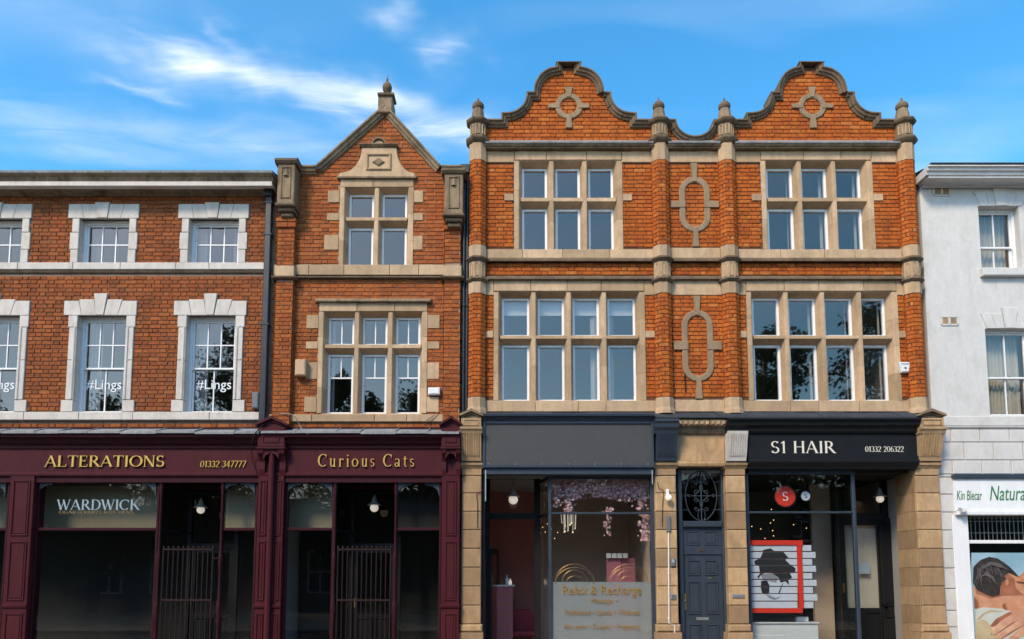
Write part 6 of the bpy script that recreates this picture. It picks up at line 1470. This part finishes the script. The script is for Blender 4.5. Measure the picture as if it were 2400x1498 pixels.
layers = [('blue', [(318, 755), (1250, 755), (1250, 1620), (300, 1620)]),
 ('skin', [(330, 1040), (420, 1100), (560, 1090), (590, 960), (640, 930), (720, 965), (771, 920), (900, 870), (1100, 900), (1240, 1000), (1240, 1300), (620, 1300), (350, 1240)]),
 ('skd', [(560, 1000), (590, 960), (640, 935), (690, 985), (700, 1060), (771, 1120), (700, 1125), (600, 1125), (480, 1150), (360, 1110), (345, 1050), (460, 1110), (560, 1100)]),
 ('skin', [(600, 985), (630, 980), (640, 1010), (625, 1040), (610, 1030)]),
 ('hair', [(330, 1010), (335, 880), (370, 840), (400, 815), (470, 790), (540, 802), (600, 840), (650, 880), (700, 930), (730, 968), (690, 952), (640, 930), (600, 955), (620, 985), (580, 1005), (565, 1060), (560, 1120), (500, 1135), (440, 1115), (370, 1080), (345, 1040)]),
 ('hl', [(400, 880), (480, 830), (560, 850), (620, 900), (560, 880), (480, 860), (410, 900)]), ('hl', [(400, 960), (440, 920), (500, 960), (530, 1040), (490, 980), (440, 950)]),
 ('skd', [(340, 1140), (365, 1165), (375, 1210), (345, 1230)]),
 ('towel', [(345, 1245), (420, 1225), (560, 1235), (640, 1255), (900, 1300), (1250, 1330), (1250, 1620), (350, 1620)]),
 ('tan', [(350, 1350), (400, 1330), (440, 1340), (520, 1450), (620, 1520), (900, 1620), (350, 1620)]), ('tan', [(350, 1330), (410, 1275), (470, 1245), (610, 1260), (480, 1265), (420, 1290), (380, 1335)]),
 ('skd', [(468, 1385), (520, 1325), (620, 1270), (730, 1232), (760, 1260), (640, 1310), (540, 1375), (490, 1395)]),
 ('hand', [(650, 1260), (760, 1222), (900, 1230), (1100, 1300), (1240, 1400), (1240, 1560), (900, 1560), (760, 1480), (700, 1380)]),
 ('skd', [(478, 1462), (560, 1385), (700, 1300), (771, 1300), (760, 1330), (650, 1375), (520, 1462)]), ('hand', [(470, 1440), (480, 1420), (560, 1345), (700, 1255), (790, 1240), (780, 1300), (640, 1365), (520, 1455), (490, 1462)]),
 ('skd', [(528, 1500), (620, 1425), (771, 1330), (780, 1370), (660, 1440), (560, 1505)]), ('hand', [(522, 1488), (525, 1465), (620, 1400), (740, 1310), (820, 1290), (800, 1350), (660, 1425), (560, 1495), (535, 1500)]),
 ('skd', [(628, 1515), (700, 1455), (800, 1390), (820, 1420), (700, 1500), (640, 1530)]), ('hand', [(622, 1500), (640, 1475), (771, 1370), (850, 1350), (850, 1420), (700, 1490), (640, 1520)])]
rs = random.Random(4)                                    # strand of hair highlights in the printed photograph
for i in range(22):
    u = rs.uniform(0, 1); x0_, y0_ = 365+u*200, 850+abs(u-.45)*90+rs.uniform(-15, 20); x1_, y1_ = x0_+rs.uniform(-30, 70)-40*(u < .3), y0_+rs.uniform(80, 200)*(1-.4*u)
    layers.insert(5, ('hl', [(x0_, y0_), (x0_+5, y0_), ((x0_+x1_)/2+14, (y0_+y1_)/2), (x1_+2, y1_), ((x0_+x1_)/2+9, (y0_+y1_)/2)]))
layers += [('skin', [(700, 1000), (771, 960), (900, 930), (1000, 960), (900, 985), (780, 1010)]), ('skd', [(580, 1205), (600, 1190), (620, 1235), (600, 1240)]), ('tan', [(470, 1435), (492, 1428), (505, 1445), (488, 1458)]), ('tan', [(524, 1482), (548, 1470), (560, 1486), (540, 1497)])]
for i, (k, P) in enumerate(layers): MB().prism([KQ(*p) for p in P], yq-.0009*(i+1), yq).build('print', pm[k], t)
# ================================================================== across the street, seen reflected in the glass
def tree(label, x, y, h, rw, seed, n=11000):
    rg = random.Random(seed); t = thing('tree', label, 'tree', group='trees across the street')
    tr = MB(); tr.tube([(x, y, -.05), (x+.05, y, h*.2), (x-.05, y+.1, h*.5), (x, y, h*.8)], [.32, .24, .17, .05], 9)
    for i in range(7):
        a = rg.random()*6.28; z0 = h*(.22+.07*i); L_ = rw*rg.uniform(.5, .85)
        tr.tube([(x, y, z0), (x+L_*.5*math.cos(a), y+L_*.5*math.sin(a), z0+L_*.35), (x+L_*math.cos(a), y+L_*math.sin(a), z0+L_*.55)], [.1, .06, .02], 6)
    tr.build('trunk', M['bark'], t, smooth=True)
    m = MB(); cl = []
    for i in range(80):
        u = rg.random(); zc__ = h*(.2+.78*u); rr = rw*(math.sin(math.pi*min(1, (u*.85+.12)))**.7)*rg.uniform(.25, 1.0); a = rg.random()*6.28
        cl.append((x+rr*math.cos(a), y+rr*math.sin(a), zc__, rg.uniform(.5, 1.1)*rw*.36))
    for i in range(n):
        c = cl[rg.randrange(len(cl))]; d = Vector((rg.gauss(0, 1), rg.gauss(0, 1), rg.gauss(0, .8))).normalized()*c[3]*rg.random()**.4
        p = Vector(c[:3])+d; s = rg.uniform(.07, .17); e1 = Vector((rg.gauss(0, 1), rg.gauss(0, 1), rg.gauss(0, 1))).normalized(); e2 = e1.orthogonal().normalized(); m.cur = rg.random()
        if p.z < .5: continue
        m.add([p-e1*s, p+e2*s*.5, p+e1*s, p-e2*s*.5], [(0, 1, 2, 3)])
    m.build('crown', M['leaf'], t, fix=False, rnd=True)
for i, (x, y, h, rw, lb) in enumerate(((-21, -23, 11.0, 3.6, 'tree reflected low in the left #Lings window'), (-13.9, -22, 14.6, 3.0, 'tall tree reflected in the right #Lings window'), (-8.6, -23, 12.3, 2.2, 'tree reflected in the left light of the three-light window'),
        (-4.6, -22, 11.2, 3.0, 'tree reflected in the right light of the three-light window'), (.5, -23, 9.3, 3.2, 'low tree added across the street to darken the blossom shop window'), (5.5, -23, 9.5, 3.2, 'low tree added opposite the panelled door to darken the shop glass'),  # the two low trees are added to keep the shop glass dark
        (10.6, -22, 10.8, 3.0, 'tree reflected low in the salon window'), (13.6, -22, 14.6, 2.4, 'pointed tree reflected at the left of the right four-light window'), (18.2, -22, 15.6, 3.2, 'tallest tree reflected at the right of the right four-light window'), (24.5, -23, 12, 3.4, 'tree across the street opposite the white building'), (-28, -23, 11, 3.6, 'tree across the street beyond the left edge'))):
    tree(lb, x, y, h, rw, 100+i)
wd = MB(); rg = random.Random(77); core = MB()  # added leaf belt, blocks the bright horizon from the shop glass reflections
for i in range(44):
    x = -46+i*2.15; h = rg.uniform(6.6, 8.6); core.box(x, x+2.15, -29-rg.random(), -27.6, -.1, h-.9)
    for k in range(330):
        p = Vector((x+rg.uniform(-.4, 2.5), -27.4+rg.uniform(-.6, .5), h*rg.random()**.8)); s = rg.uniform(.15, .34); wd.cur = rg.random()
        e1 = Vector((rg.gauss(0, 1), rg.gauss(0, 1), rg.gauss(0, 1))).normalized(); e2 = e1.orthogonal().normalized(); wd.add([p-e1*s, p+e2*s*.5, p+e1*s, p-e2*s*.5], [(0, 1, 2, 3)])
wt = MB(); wt.v, wt.f, wt.r = wd.v[:], wd.f[:], wd.r[:]; wt.cur = .1; wt.add(core.v, core.f)
tag(wt.build('added_leaf_belt', M['leaf'], None, fix=False, rnd=True), 'dense leaf belt added across the street to darken the shop glass reflections', 'trees', kind='stuff')
OB = thing('low_building', 'low pale building across the street reflected in the WARDWICK window', 'building')
MB().box(-24, -9, -26.8, -26, 0, 3.6).build('wall', M['stoned'], OB); MB().profx([(-26.9, 3.6), (-25.6, 3.6), (-25.6, 3.75), (-26.9, 4.2)], -24.3, -8.7).build('roof', M['slate'], OB)
for i in range(5):
    X = -22.5+i*2.9; m = MB()
    for a_, b_, c_, d_ in ((X, X+.1, .9, 3.2), (X+1.3, X+1.4, .9, 3.2), (X+.1, X+1.3, 3.1, 3.2), (X+.1, X+1.3, .9, 1.0), (X+.65, X+.75, 1.0, 3.1), (X+.1, X+1.3, 2.0, 2.1)): m.box(a_, b_, -26, -25.92, c_, d_)
    w = m.build('window', M['upvc'], OB); MB().box(X+.05, X+1.35, -26.0, -25.97, .95, 3.15).build('pane', M['dark'], w)
